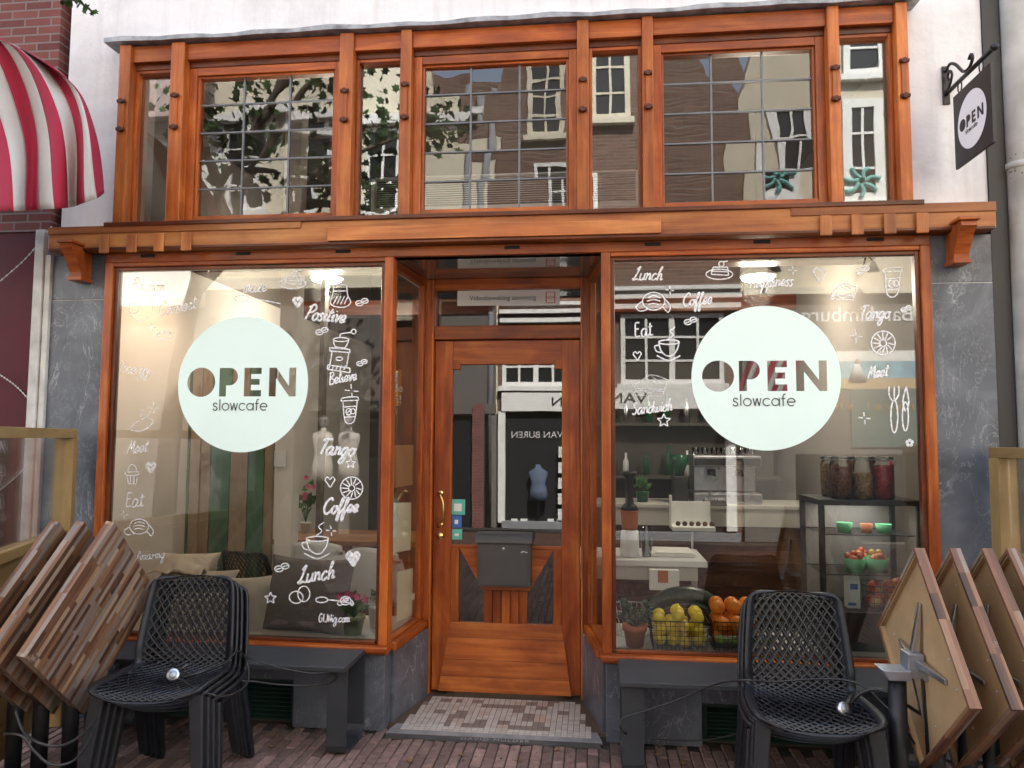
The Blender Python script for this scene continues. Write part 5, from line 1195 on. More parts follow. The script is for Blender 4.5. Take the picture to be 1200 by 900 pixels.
# interior table and white shell chairs
it=thing('dining_table','brown wooden table inside behind the dark cushion','table',(-1.2,2.0,0))
q=MB(); q.box(ax(333,640,2.0),-.2,1.75,2.45,.71,.75,.5); q.build('tabletop',M['tablewood'],it,bevel=.004)
for x,y in ((-1.95,1.85),(-1.95,2.35),(-.3,1.85),(-.3,2.35)):
    q=MB(); q.box(x-.03,x+.03,y-.03,y+.03,.013,.709,.5); q.build('leg',M['tablewood'],it)
def shell_chair(x,y,rz,label):
    t=thing('shell_chair',label,'chair',(0,0,0),'white shell chairs at the inside table')
    def f(a,b):
        u=a*2-1; 
        if b<.5: yy=-.2+b*.8; zz=.44-.02*math.sin(b*2*math.pi); w_=.22
        else: k=(b-.5)*2; yy=.2+.10*k; zz=.44+.40*k; w_=.23-.05*k*k
        return Vector((u*w_, yy-.10*u*u*(1 if b>.4 else .0), zz+.05*u*u*(1 if b<.6 else .3)-(.06*u*u if b>.9 else 0)))
    q=MB(); q.grid(f,14,24); q.build('shell',M['whiteplastic'],t,solid=.008)
    for sx in (-1,1):
        for sy in (-1,1): q=MB(); q.bar((sx*.1,sy*.1,.42),(sx*.2,sy*.2,.013),.028,.028); q.build('leg',M['tablewood'],t)
    t.location=(x,y,0); t.rotation_euler=(0,0,rad(rz)); return t
shell_chair(ax(375,640,1.35),1.35,190,'white shell chair left of the orchid, seen above the dark cushion')
shell_chair(ax(452,660,1.1),1.1,170,'white shell chair seen through the porch return pane')
# papers in the return window (hang just behind the pane)
A=(XLc-.005,.058); B=(XD0-.018,YD-.02)
def paper(t0,t1,z0,z1,mk,label,cat='paper',skew=0):
    m=MB(); dn=Vector((-.02,0,0)); a=lerp(A,B,t0); b=lerp(A,B,t1)
    m.hexa([(a[0]-.02,a[1],z0+skew),(b[0]-.02,b[1],z0-skew),(b[0]-.0185,b[1],z0-skew),(a[0]-.0185,a[1],z0+skew),(a[0]-.02,a[1],z1+skew),(b[0]-.02,b[1],z1-skew),(b[0]-.0185,b[1],z1-skew),(a[0]-.0185,a[1],z1+skew)],.5)
    o=m.build('paper_sheet',M[mk],None); tag(o,label,cat,'papers behind the return pane'); return o
paper(.02,.80,1.27,1.51,'paperbrown','brown paper sheet clipped behind the left return pane')
pz=paper(.02,.76,.90,1.18,'papercream','cream handwritten sheet clipped behind the left return pane',skew=.015)
paper(.36,.84,.50,.78,'papercream','cream card standing on the sill of the left return pane',skew=.01)
ys=thing('notice_board','mustard board with white letters hanging inside behind the left return pane','sign',(-1.05,.9,1.7))
q=MB(); q.box(ax(446,450,.9),ax(470,450,.9),.9,.91,az(460,475,.9),az(460,433,.9),.5); q.build('board',M['yellowsign'],ys)
me1=text_mesh('en!\nn de\ngen!',.075,.0008); q=MB(); q.add_mesh(me1,Matrix.Translation((ax(450,446,.9),.8985,az(455,446,.9)))@Matrix.Rotation(rad(90),4,'X'),.5); q.build('lettering',M['white'],ys)
# lamps (lit)
def pendant(px,py,Y,label,r_=.13):
    p=at(px,py,Y); t=thing('pendant_lamp',label,'lamp',p,'lit oval lamps inside')
    q=MB(); q.lathe([(0,.05),(r_*.5,.045),(r_,.0),(r_*1.02,-.015),(0,-.015)],p,24); q.build('shade',M['whiteplastic'],t)
    q=MB(); q.lathe([(0,-.016),(r_*.92,-.016),(r_*.85,-.035),(0,-.045)],p,24); q.build('diffuser',M['lampon'],t)
    q=MB(); q.tube([p+Vector((0,0,.05)),Vector((p.x,p.y,3.94))],.004,6); q.build('cord',M['cable'],t)
    la=bpy.data.lights.new('lamp_light','POINT'); la.energy=13; la.color=(1,.86,.68); la.shadow_soft_size=.12; lo=bpy.data.objects.new('lamp_light',la); C.objects.link(lo); lo.location=p-Vector((0,0,.12)); lo.parent=t; lo.matrix_parent_inverse=wm(t).inverted()
pendant(383,324,1.7,'lit white lamp glowing at the top of the left window'); pendant(888,322,1.7,'lit white lamp glowing at the top of the right window')
sl=thing('wall_spot','small warm spotlight washing the beige wall inside the left window','spotlight',(-2.30,.34,2.66))
q=MB(); q.lathe([(0,.0),(.03,.0),(.035,-.07),(0,-.05)],(-2.30,.34,2.78),16); q.build('housing',M['signblack'],sl)
q=MB(); q.lathe([(0,-.051),(.026,-.06),(0,-.068)],(-2.30,.34,2.78),12); q.build('bulb',M['bulb'],sl)
la=bpy.data.lights.new('spot_light','SPOT'); la.energy=9; la.color=(1,.70,.48); la.spot_size=rad(100); la.spot_blend=.9; la.shadow_soft_size=.04
lo=bpy.data.objects.new('spot_light',la); C.objects.link(lo); lo.location=(-2.30,.34,2.68); lo.rotation_euler=(Vector((-2.84,.55,1.85))-Vector((-2.30,.34,2.68))).to_track_quat('-Z','Y').to_euler(); lo.parent=sl; lo.matrix_parent_inverse=wm(sl).inverted()
# ------------- right window interior
ct=thing('service_counter','long counter with pale top and brown plank front inside the right window','counter',(.9,2.5,0))
q=MB(); q.box(.05,1.79,2.2,2.8,.86,1.0,.5); q.box(-.1,1.79,2.19,2.82,1.0,1.03,.5); q.build('worktop',M['counter'],ct,bevel=.003)
q=MB()
for k in range(9): q.box(.07,1.79,2.23,2.26,.02+k*.093,.02+k*.093+.091)
q.build('front_panel',M['chocwood'],ct,bevel=.002)
pt=thing('prep_table','pale metal topped work table with white tray left in the right window','table',(.3,1.3,0))
x0_,x1_=.07,ax(829,650,1.06)
q=MB(); q.box(x0_-.3,x1_,1.06,1.62,.72,.76,.5); q.build('tabletop',M['whiteplastic'],pt,bevel=.004)
q=MB(); q.box(x0_-.3,x1_-.06,1.08,1.10,.63,.719,.5); q.build('apron',M['counter'],pt)
for x in (-.2,x1_-.1): q=MB(); q.box(x,x+.04,1.1,1.14,.013,.72,.5); q.build('leg',M['steel'],pt)
tb=thing('serving_tray','white tray lying on the pale work table','tray',(.5,1.3,.76)); q=MB(); q.box(ax(763,635,1.2),ax(815,635,1.2),1.2,1.5,.761,.785,.5); q.build('tray_body',M['paperwhite'],tb,bevel=.008)
q=MB(); q.box(ax(764,640,1.5),ax(764,640,1.5)+.25,1.2,1.48,.7855,.792,.5); q.build('tray_liner',M['paperwhite'],tb,bevel=.002)
# poster hung under table
pn=thing('paper_bag','white paper bag with an orange print under the work table','bag',(.35,1.03,.45)); q=MB(); q.box(ax(761,680,1.0),ax(796,680,1.0),1.0,1.05,az(780,692,1.0),az(780,668,1.0),.5); q.build('bag_body',M['paperwhite'],pn,bevel=.004)
q=MB(); q.box(ax(771,680,1.0),ax(783,680,1.0),.997,.9992,az(780,683,1.0),az(780,668.5,1.0),.5); q.build('print',M['terracotta'],pn)
# juicer
jb=thing('juicer','white and black cold press juicer beside the right porch post','juicer',(ax(737,648,1.15),1.15,.76)); jx=ax(738,648,1.2)
q=MB(); q.lathe([(0,0),(.062,0),(.065,.02),(.06,.17),(.05,.18),(0,.18)],(jx,1.2,.761),24); q.build('motor_base',M['whiteplastic'],jb)
q=MB(); q.lathe([(.05,.181),(.055,.2),(.06,.30),(.062,.31),(0,.31)],(jx,1.2,.761),24); q.build('bowl',M['terracotta'],jb)
q=MB(); q.lathe([(.062,.311),(.05,.34),(.028,.36),(.025,.52),(.05,.55),(.05,.57),(0,.57)],(jx,1.2,.761),20); q.build('feed_tube',M['blackplastic'],jb)
q=MB(); gx=ax(758,640,1.2); q.lathe([(.03,0),(.045,.15),(.047,.2),(.044,.2),(.028,.004),(0,.004)],(gx,1.22,.761),20); o=q.build('beaker',M['clearglass'],None); tag(o,'clear glass beaker beside the juicer','beaker')
# coffee machine + cups on the counter
cm=thing('espresso_machine','steel espresso machine on the counter with cups on top','espresso machine',(ax(850,560,2.4),2.45,1.03))
mx_0,mx_1=ax(812,560,2.3),ax(893,560,2.3); zt_=az(850,533,2.3)
q=MB(); q.box(mx_0,mx_1,2.3,2.72,zt_-.10,zt_-.005,.5); q.box(mx_0+.02,mx_1-.02,2.45,2.72,1.12,zt_-.101,.5); q.box(mx_0,mx_1,2.28,2.72,1.034,1.119,.5); q.build('body',M['steel'],cm,bevel=.012)
q=MB(); q.box(mx_0+.01,mx_1-.01,2.292,2.2995,zt_-.085,zt_-.03,.5); q.build('control_panel',M['signblack'],cm)
for k in range(2):
    q=MB(); xx=mx_0+.16+k*.22; q.lathe([(0,0),(.035,0),(.035,.05),(0,.05)],(xx,2.38,zt_-.17),16); q.tube([(xx,2.38,zt_-.15),(xx,2.22,zt_-.16)],.013,8); q.build('group_head',M['signblack'],cm)
cp=MB(); cp.lathe([(0,0),(.025,.0),(.034,.06),(.031,.06),(.022,.005),(0,.005)],(0,0,0),16); cup0=cp.build('cup',M['clearglass'],None)
for k in range(7):
    o=cup0 if k==0 else dup(cup0); o.location=(mx_0+.04+k*.076,2.42,zt_-.003); tag(o,'glass cup in the row on top of the espresso machine','cup','cups on the espresso machine')
bg=thing('coffee_bag','black coffee bag with white lettering on the counter','bag',(ax(838,612,2.1),2.14,1.03)); q=MB()
bx0,bx1,bz0_,bz1_=ax(824,600,2.1),ax(853,600,2.1),1.032,az(838,585,2.1)
q.hexa([(bx0,2.1,bz0_-.0),(bx1,2.1,bz0_),(bx1,2.18,bz0_),(bx0,2.18,bz0_),(bx0+.01,2.13,bz1_),(bx1-.01,2.13,bz1_),(bx1-.01,2.15,bz1_),(bx0+.01,2.15,bz1_)],.5); q.build('bag_body',M['signblack'],bg,bevel=.006)
# real lettering on the coffee bag: laid on its sloping front
me=text_mesh('BLOMMERS',.032,.0004,align='CENTER'); q=MB(); q.add_mesh(me,Matrix.Translation(((bx0+bx1)/2,2.107,1.075))@Matrix.Rotation(rad(82),4,'X'),.5)
q.tube(smooth([((bx0+bx1)/2-.04,2.114,1.15),((bx0+bx1)/2-.01,2.11,1.125),((bx0+bx1)/2,2.108,1.115),((bx0+bx1)/2+.01,2.11,1.125),((bx0+bx1)/2+.04,2.114,1.15)],4),.002,5); q.build('lettering',M['white'],bg)
# white display box on a stand
wb=thing('display_box','white open display box of small cakes standing before the counter','display box',(ax(810,615,1.9),1.9,1.0)); a,b=ax(786,610,1.9),ax(835,610,1.9); z=az(810,620,1.9)
q=MB(); q.box(a,b,1.75,2.02,z,z+.03,.5); q.box(a,a+.012,1.9,2.02,z+.0301,z+.25,.5); q.box(a+.0121,b,2.0,2.02,z+.0301,z+.2,.5); q.box(a+.15,b-.15,1.86,1.9,.62,z-.001,.5); q.build('box_body',M['paperwhite'],wb,bevel=.002)
for k in range(6): q=MB(); q.ball((a+.05+k*.05,1.85,z+.045),.02,n=8); q.build('cake',M['chocwood'],wb)
# bottles & jars on the back shelf
sh=thing('wall_shelf','dark shelf along the back wall above the counter','shelf',(.8,3.3,1.2)); q=MB(); q.box(.0,1.7,3.2,3.45,1.18,1.21,.5); q.box(.0,1.7,3.2,3.45,1.68,1.71,.5); q.box(.0,1.7,3.45,3.5,.02,2.3,.5); q.build('shelf_board',M['intdark'],sh)
bt0=MB(); bt0.lathe([(0,0),(.035,0),(.036,.16),(.015,.21),(.013,.27),(0,.27)],(0,0,0),14); bt0=bt0.build('bottle',M['greenbottle'],None)
bi=0
for z in (1.211,1.711):
    for k in range(8):
        o=bt0 if bi==0 else dup(bt0); bi+=1
        o.location=(.12+k*.19+R.uniform(-.02,.02),3.3,z); sc=R.uniform(.75,1.1); o.scale=(sc,sc,sc); tag(o,'dark bottle standing on the back shelf','bottle','bottles on the back shelf')
        if k%3==1 and bi>1: o.data=o.data.copy(); o.data.materials[0]=M['whiteplastic' if z<1.5 else 'steel']
gp=potplant((ax(754,592,2.3),2.4,1.031),.06,.09,'greenbottle','green glass pot with a small plant on the counter','plantgreen',21,None,fr=.07,fh=.1,n=25,s=.05)
gr=thing('coffee_grinder','dark coffee grinder with a glass hopper on the counter','coffee grinder',(ax(800,590,2.3),2.4,1.03)); gxx=ax(797,590,2.4)
q=MB(); q.box(gxx-.06,gxx+.06,2.34,2.5,1.031,1.25,.5); q.build('body',M['signblack'],gr,bevel=.01)
q=MB(); q.lathe([(.03,0),(.07,.12),(.07,.17),(0,.18)],(gxx,2.42,1.251),18); q.build('hopper',M['greenbottle'],gr)
# fridge
fx0,fx1,fy0,fy1,fz0,fz1=1.19,1.715,.20,.60,.447,1.235
fd=thing('display_fridge','black glass-fronted display fridge at the right side of the right window','fridge',((fx0+fx1)/2,.4,fz0))
e=.028
q=MB(); q.box(fx0,fx1,fy0,fy1,fz0,fz0+.20,.5); q.box(fx0,fx1,fy0,fy1,fz1-.03,fz1,.5)
for x in (fx0,fx1-e):
    for y in (fy0,fy1-e): q.box(x,x+e,y,y+e,fz0+.201,fz1-.031,.5)
q.build('frame',M['signblack'],fd,bevel=.003)
q=MB(); q.box(fx0+e,fx1-e,fy0+.008,fy0+.012,fz0+.201,fz1-.031,.5); q.build('front_glass',M['clearglass'],fd)
q=MB(); q.box(fx0+e+.001,fx1-e-.001,fy1-.012,fy1-.006,fz0+.201,fz1-.031,.5); q.build('back_panel',M['taupewall'],fd)
shz=[fz0+.205,fz0+.39,fz0+.60]
for z in shz[1:]:
    q=MB()
    for k in range(24): x=fx0+.03+(fx1-fx0-.06)*k/23; q.tube([(x,fy0+.03,z),(x,fy1-.02,z)],.0018,4)
    q.tube([(fx0+.03,fy0+.03,z),(fx1-.03,fy0+.03,z)],.003,5); q.tube([(fx0+.03,fy1-.03,z),(fx1-.03,fy1-.03,z)],.003,5); q.build('wire_shelf',M['iron'],fd)
la=bpy.data.lights.new('fridge_light','AREA'); la.energy=.45; la.size=.3; la.color=(1,.97,.92); lo=bpy.data.objects.new('fridge_light',la); C.objects.link(lo); lo.location=((fx0+fx1)/2,.4,fz1-.04); lo.parent=fd; lo.matrix_parent_inverse=wm(fd).inverted()
def tub(x,y,z,r_,h_,mk,label,fruit):
    t=thing('food_tub',label,'tub',(x,y,z),'tubs in the display fridge'); q=MB(); q.lathe([(0,0),(r_*.8,0),(r_,h_),(r_*.93,h_),(r_*.75,.005),(0,.005)],(x,y,z),22); q.build('tub_body',M[mk],t)
    if fruit:
        q=MB(); rr=random.Random(int(x*100))
        for k in range(9): q.ball((x+rr.uniform(-.6,.6)*r_,y+rr.uniform(-.6,.6)*r_,z+h_+rr.uniform(-.01,.03)),r_*.33,n=8,t=rr.random())
        q.build('contents',M['lime' if rr.random()<.5 else 'apple'],t)
zz=shz[1]+.003
tub(ax(1001,640,.3),.30,zz,.055,.075,'tubgreen','left green tub on the middle fridge shelf',1); tub(ax(1029,640,.3),.31,zz,.055,.075,'tubgreen','right green tub on the middle fridge shelf',1); tub(ax(1012,620,.42),.44,zz,.05,.07,'tubgreen','green tub behind the two front ones in the fridge',1)
zz=shz[2]+.003
tub(ax(990,610,.3),.31,zz,.042,.055,'tubgreen','small green tub at left on the top fridge shelf',0); tub(ax(1016,610,.3),.31,zz,.032,.05,'terracotta','small brown tub on the top fridge shelf',0); tub(ax(1036,610,.3),.31,zz,.042,.05,'tubgreen','small green tub at right on the top fridge shelf',0)
mc=thing('milk_carton','white drink carton with blue print in the display fridge','carton',(ax(1000,680,.3),.33,shz[0])); cx_=ax(999,680,.3)
q=MB(); q.box(cx_-.032,cx_+.032,.28,.345,shz[0],shz[0]+.155,.5); q.prism([(cx_-.032,.28,shz[0]+.1551),(cx_-.032,.345,shz[0]+.1551),(cx_-.032,.3125,shz[0]+.185)],(.064,0,0),.5); q.build('carton_body',M['paperwhite'],mc,bevel=.002)
q=MB(); q.box(cx_-.02,cx_+.02,.2785,.2797,shz[0]+.1,shz[0]+.13,.5); q.box(cx_-.032,cx_+.01,.2785,.2797,shz[0]+.015,shz[0]+.03,.5); q.build('print',M['stickblue'],mc)
# apples in wire basket inside fridge
def fruitobj(name,mk,rx,rz,lump=0):
    q=MB()
    if lump: q.lathe([(0,-rx*1.22),(rx*.12,-rx*1.19),(rx*.28,-rx*1.03),(rx*.62,-rx*.82),(rx*.9,-rx*.45),(rx,0),(rx*.9,rx*.45),(rx*.62,rx*.82),(rx*.25,rx*1.0),(0,rx*1.04)],(0,0,0),16)
    else: q.lathe([(0,-rz*.92)]+[(rx*math.cos(rad(a)),rz*math.sin(rad(a))) for a in range(-75,76,15)]+[(rx*.12,rz*.93),(0,rz*.86)],(0,0,0),16)
    return q.build(name,M[mk],None)
def pile(proto,spots,label,cat,grp):
    for i,(x,y,z) in enumerate(spots):
        o=proto if i==0 else dup(proto); o.location=(x,y,z); o.rotation_euler=(R.uniform(0,3),R.uniform(0,3),R.uniform(0,6)); s=R.uniform(.92,1.06); o.scale=(s,s,s); tag(o,label,cat,grp)
def basket(x0,x1,y0,y1,z0,h_,label,mk='iron',step=.022):
    t=thing('wire_basket',label,'basket',((x0+x1)/2,(y0+y1)/2,z0)); m=MB()
    nx_=max(2,int((x1-x0)/step)); ny_=max(2,int((y1-y0)/step)); nz_=max(2,int(h_/step)); fl_=.012
    def ring(z,r_,g): m.tube([(x0-g,y0-g,z),(x1+g,y0-g,z),(x1+g,y1+g,z),(x0-g,y1+g,z)],r_,5,closed=True)
    for k in range(nz_+1): ring(z0+.002+h_*k/nz_,.0014 if k<nz_ else .003,fl_*k/nz_)
    for k in range(nx_+1):
        x=x0+(x1-x0)*k/nx_; xt=x0-fl_+(x1-x0+2*fl_)*k/nx_; m.tube([(xt,y0-fl_,z0+h_),(x,y0,z0+.002),(x,y1,z0+.002),(xt,y1+fl_,z0+h_)],.0013,4)
    for k in range(1,ny_):
        y=y0+(y1-y0)*k/ny_; m.tube([(x0-fl_,y,z0+h_),(x0,y,z0+.002),(x1,y,z0+.002),(x1+fl_,y,z0+h_)],.0013,4)
    m.build('wire_mesh',M[mk],t); return t
zL=.446
bx=(ax(766,757,.1),ax(828,757,.1)); basket(bx[0],bx[1],.10,.34,zL,.15,'black wire basket full of lemons by the succulent')
L0=fruitobj('lemon','lemon',.0325,.034,1)
sp=[]
for (n_,z,off) in ((4,.045,0),(4,.105,.5),(3,.158,.2)):
    for j in range(3):
        for i in range(n_):
            if n_==3 and j==2 and i==0: continue
            sp.append((bx[0]+.035+(bx[1]-bx[0]-.07)*(i+.0)/(n_-1)+R.uniform(-.006,.006),.135+j*.078+R.uniform(-.006,.006),zL+z+R.uniform(-.008,.008)+(.012 if n_==3 and i==1 else 0)))
pile(L0,sp,'yellow lemon in the black wire basket by the succulent','lemon','lemons in the wire basket')
bx=(ax(838,757,.1),ax(900,757,.1)); basket(bx[0],bx[1],.10,.36,zL,.155,'black wire basket with oranges and limes half hidden by the right chairs')
O0=fruitobj('orange','orange',.042,.041)
sp=[(bx[0]+.04+i*.082,.24+j*.085,zL+.05+k*.075) for k in range(3) for j in range(2) for i in range(3)]+[(bx[0]+.045,.15,zL+.125),(bx[0]+.13,.15,zL+.13),(bx[0]+.2,.16,zL+.125)]
pile(O0,[(x+R.uniform(-.005,.005),y,z+R.uniform(-.008,.008)) for x,y,z in sp],'orange in the wire basket half hidden by the right chairs','orange','oranges in the wire basket')
LI=fruitobj('lime','lime',.029,.031,1); pile(LI,[(bx[0]+.035+i*.06,.135,zL+.055+.0*i) for i in range(5)],'green lime at the front of the orange basket','lime','limes in the wire basket')
ap0=fruitobj('apple','apple',.04,.036); ax0=ax(1022,675,.3)
pile(ap0,[(ax0+.01,.31,shz[0]+.038),(ax0+.09,.31,shz[0]+.038),(ax0+.05,.38,shz[0]+.04),(ax0+.13,.38,shz[0]+.04),(ax0+.02,.32,shz[0]+.108),(ax0+.095,.325,shz[0]+.11),(ax0+.15,.34,shz[0]+.12)],'red and yellow apple in the basket inside the fridge','apple','apples in the fridge basket')
basket(ax0-.035,ax0+.16,.265,.43,shz[0]+.001,.12,'small wire basket of apples in the display fridge',step=.03)
# jars on the fridge
def jar(x,y,r_,h_,mk,fill,label):
    z=fz1+.001; t=thing('storage_jar',label,'jar',(x,y,z),'glass jars on the display fridge')
    q=MB(); q.lathe([(r_*.9,0),(r_,.01),(r_,h_*.8),(r_*.85,h_*.9),(r_*.85,h_*.94)],(x,y,z),24); q.build('glass_body',M['clearglass'],t)
    q=MB(); q.lathe([(0,.004),(r_*.93,.005),(r_*.95,h_*fill*.97),(r_*.5,h_*fill+.006),(0,h_*fill)],(x,y,z),22); q.build('contents',M[mk],t)
    q=MB(); q.lathe([(r_*.9,h_*.94),(r_*.95,h_*.96),(r_*.95,h_),(0,h_*1.02)],(x,y,z),24); q.build('lid',M['clearglass'],t)
    q=MB(); q.lathe([(r_*.88,h_*.925),(r_*.98,h_*.925),(r_*.98,h_*.945),(r_*.88,h_*.945)],(x,y,z),24); q.tube([(x+r_,y-.01,z+h_*.94),(x+r_*1.15,y-.01,z+h_*.9),(x+r_*1.02,y-.01,z+h_*.8)],.002,5); q.build('wire_clip',M['steel'],t)
jar(ax(986,580,.3),.30,.058,.225,'granola',.74,'tall jar of brown granola on the fridge'); jar(ax(1011,580,.3),.30,.058,.225,'oats',.6,'jar of pale oats between the granola and the berries'); jar(ax(1035,580,.3),.30,.058,.225,'berries',.78,'jar of red berries on the fridge'); jar(ax(974,578,.45),.46,.05,.22,'oats',.8,'jar of pale seeds half hidden behind the granola jar')
# gourd, succulent, round wire basket
m=MB(); pts=smooth([at(764,735,.42),at(768,712,.42),at(785,700,.42),at(810,698,.42),at(832,706,.42),at(842,722,.42)],6); n_=len(pts); m.tube(pts,[.034+.018*math.sin(math.pi*i/(n_-1))-(.03 if i>n_-3 else 0) for i in range(n_)],16); o=m.build('gourd_body',M['melon'],None)
o.name='gourd'; tag(o,'big curved dark green gourd lying behind the lemons','gourd')
st=thing('potted_succulent','grey-green succulent in a terracotta pot at the right porch corner','potted plant',(ax(743,756,.1),.16,zL)); sxx=ax(744,756,.16)
q=MB(); q.lathe([(0,0),(.045,0),(.058,.085),(.066,.086),(.066,.115),(.058,.115),(.055,.1),(0,.1)],(sxx,.16,zL),26); q.build('pot',M['terracotta'],st)
q=MB(); rr=random.Random(3)
for c_ in range(16):
    ctr=Vector((sxx+rr.uniform(-.075,.075),.16+rr.uniform(-.05,.03),zL+.14+rr.uniform(-.01,.085)))
    q.tube([(sxx,.16,zL+.1),ctr],.005,5)
    for k in range(14):
        a=k*2.4; e=.3+.09*k; d=Vector((math.cos(a)*math.sin(e),math.sin(a)*math.sin(e),math.cos(e))); L_=.036
        sd=d.cross(Vector((0,0,1))).normalized() if abs(d.z)<.99 else Vector((1,0,0)); nn_=sd.cross(d)
        q.face([ctr,ctr+d*L_*.6+sd*.014,ctr+d*L_+nn_*.003,ctr+d*L_*.6-sd*.014],None,rr.random()); q.face([ctr-nn_*.004,ctr+d*L_*.6-sd*.014,ctr+d*L_+nn_*.003,ctr+d*L_*.6+sd*.014],None,rr.random())
q.build('succulent_leaves',M['succulent'],st)
wb_=thing('round_wire_basket','round pale wire basket behind the terracotta pot','basket',(sxx+.0,.42,zL)); m=MB()
for z,r_ in ((.002,.10),(.07,.125),(.15,.15)): m.tube([(sxx+r_*math.cos(k*math.pi/14),.42+r_*math.sin(k*math.pi/14)*.9,zL+z) for k in range(28)],.0025,5,closed=True)
for k in range(28): a=k*math.pi/14; m.tube([(sxx+.10*math.cos(a),.42+.09*math.sin(a),zL+.002),(sxx+.15*math.cos(a),.42+.135*math.sin(a),zL+.15)],.0016,4)
m.build('wire_mesh',M['trimwhite'],wb_)
# ================================================================== OPPOSITE SIDE OF THE STREET (seen in the reflections)
YO=-8.0
def ox(px,py=400): return at(px,py,8).x
def oz(py,px=600): return at(px,py,8).z
def obld(name,label,mk,poly,depth=5):
    # poly in (x,z) of the facade
    t=thing(name,label,'building',(sum(p[0] for p in poly)/len(poly),YO-1,0)); m=MB(); m.prism([(x,YO,z) for x,z in poly],(0,-depth,0),.5); m.build('wall',M[mk],t); return t
def owin(t,px0,px1,py0,py1,nx_,nz_,mk='winwhite',f=.07,sill=True):
    pm=(px0+px1)/2; x0,x1=sorted((at(px0,(py0+py1)/2,8).x,at(px1,(py0+py1)/2,8).x)); z0,z1=at(pm,py1,8).z,at(pm,py0,8).z; y=YO+.001
    m=MB(); m.box(x0,x0+f,y,y+.05,z0,z1,.5); m.box(x1-f,x1,y,y+.05,z0,z1,.5); m.box(x0+f,x1-f,y,y+.05,z1-f,z1,.5); m.box(x0+f,x1-f,y,y+.05,z0,z0+f,.5)
    for k in range(1,nx_): x=x0+(x1-x0)*k/nx_; w_=.045 if (nx_>3 and k%2==0) else .02; m.box(x-w_,x+w_,y,y+.04,z0+f,z1-f,.5)
    for k in range(1,nz_): z=z0+(z1-z0)*k/nz_; m.box(x0+f,x1-f,y,y+.035,z-.018,z+.018,.5)
    if sill: m.box(x0-.06,x1+.06,y,y+.12,z0-.09,z0-.001,.5)
    w=m.build('window',M[mk],t); m=MB(); m.box(x0+f,x1-f,y,y+.01,z0+f,z1-f,.5); m.build('pane',M['oppglass'],w); return w
def obox(t,name,mk,px0,px1,py0,py1,d0=.0,d1=.1,par=None):
    pm=(px0+px1)/2; x0,x1=sorted((at(px0,(py0+py1)/2,8).x,at(px1,(py0+py1)/2,8).x)); z0,z1=at(pm,py1,8).z,at(pm,py0,8).z; m=MB(); m.box(x0,x1,YO+d0+.001,YO+d1,max(z0,0),z1,.5); return m.build(name,M[mk],par or t)
xA,xB,xC,xD=ox(240),ox(572),ox(868),12
oa=obld('white_house','white house with a dark tiled roof across the street','winwhite',[(-15,0),(xA,0),(xA,9.4),(-15,9.4)])
m=MB()
for k in range(14):
    z=6.9+k*.19; m.hexa([(-15,YO+.02+.45-k*.03,z),(xA+.2,YO+.02+.45-k*.03,z),(xA+.2,YO+.02,z+.1),(-15,YO+.02,z+.1),(-15,YO+.02+.42-k*.03,z+.19),(xA+.2,YO+.02+.42-k*.03,z+.19),(xA+.2,YO+.02,z+.25),(-15,YO+.02,z+.25)])
m.build('roof',M['rooftile'],oa)
obox(oa,'shop_front','taupe',-20,238,362,640,0,.06); obox(oa,'cornice','winwhite',-20,240,354,363,0,.3)
ob=obld('cream_house','cream rendered house with a shop across the street, opposite the left window','creamlight',[(xA+.01,0),(xB,0),(xB,6.3),(ox(520),6.3),(ox(520),7.5),(ox(500),7.5),(ox(500),7.1),(ox(478),8.2),(xA+.01,8.2)])
obox(ob,'shop_front','browngrey',242,570,340,470,0,.08); obox(ob,'cornice','creamlight',241,571,328,341,0,.28); obox(ob,'shop_fascia','browngrey',242,570,470,482,0,.14)
obox(ob,'shop_window','oppglass',262,400,484,640,0,.05); obox(ob,'shop_window','oppglass',412,560,484,640,0,.05)
for a,b in ((240,262),(400,412),(560,571)): obox(ob,'shop_pier','taupe',a,b,482,645,.0,.12)
owin(ob,250,300,150,250,2,3); owin(ob,330,385,150,250,2,3); owin(ob,430,470,150,250,2,3); obox(ob,'string_course','winwhite',241,570,140,150,0,.15)
oc=obld('brick_house','brown brick gabled house with white windows over a clothes shop across the street','brickopp',[(xB+.01,0),(xC,0),(xC,7.3),(ox(846,85),7.72),(ox(812,60),8.5),(ox(780,20),9.6),(xB+.01,9.6),(xB+.01,7.35),(ox(522),7.35),(ox(522),6.31),(xB+.01,6.31)])
owin(oc,692,738,50,142,2,3,'creamlight',.09); owin(oc,624,668,86,166,2,3,'creamlight',.08); owin(oc,640,700,205,262,3,2)
owin(oc,578,665,372,446,4,3); owin(oc,727,848,368,450,4,3); 
for a,b,mk,d in ((338,342,'winwhite',.18),(342,348,'browngrey',.10),(348,353,'winwhite',.22),(353,358,'browngrey',.12),(358,364,'winwhite',.16)): obox(oc,'cornice_band',mk,576,866,a,b,0,d)
obox(ob,'brick_pier','brickred',541,556,470,645,.12,.2)
obox(oc,'fascia_board','winwhite',578,864,455,479,0,.12)
obox(oc,'painted_dark_opening','black',582,862,479,622,0,.02); obox(oc,'shop_sill','greystone',578,866,622,634,0,.18)  # darkness of the shop interior painted as a flat black sheet
for a,b in ((573,582),(850,862)): obox(oc,'shop_post','winwhite',a,b,479,622,0,.10)
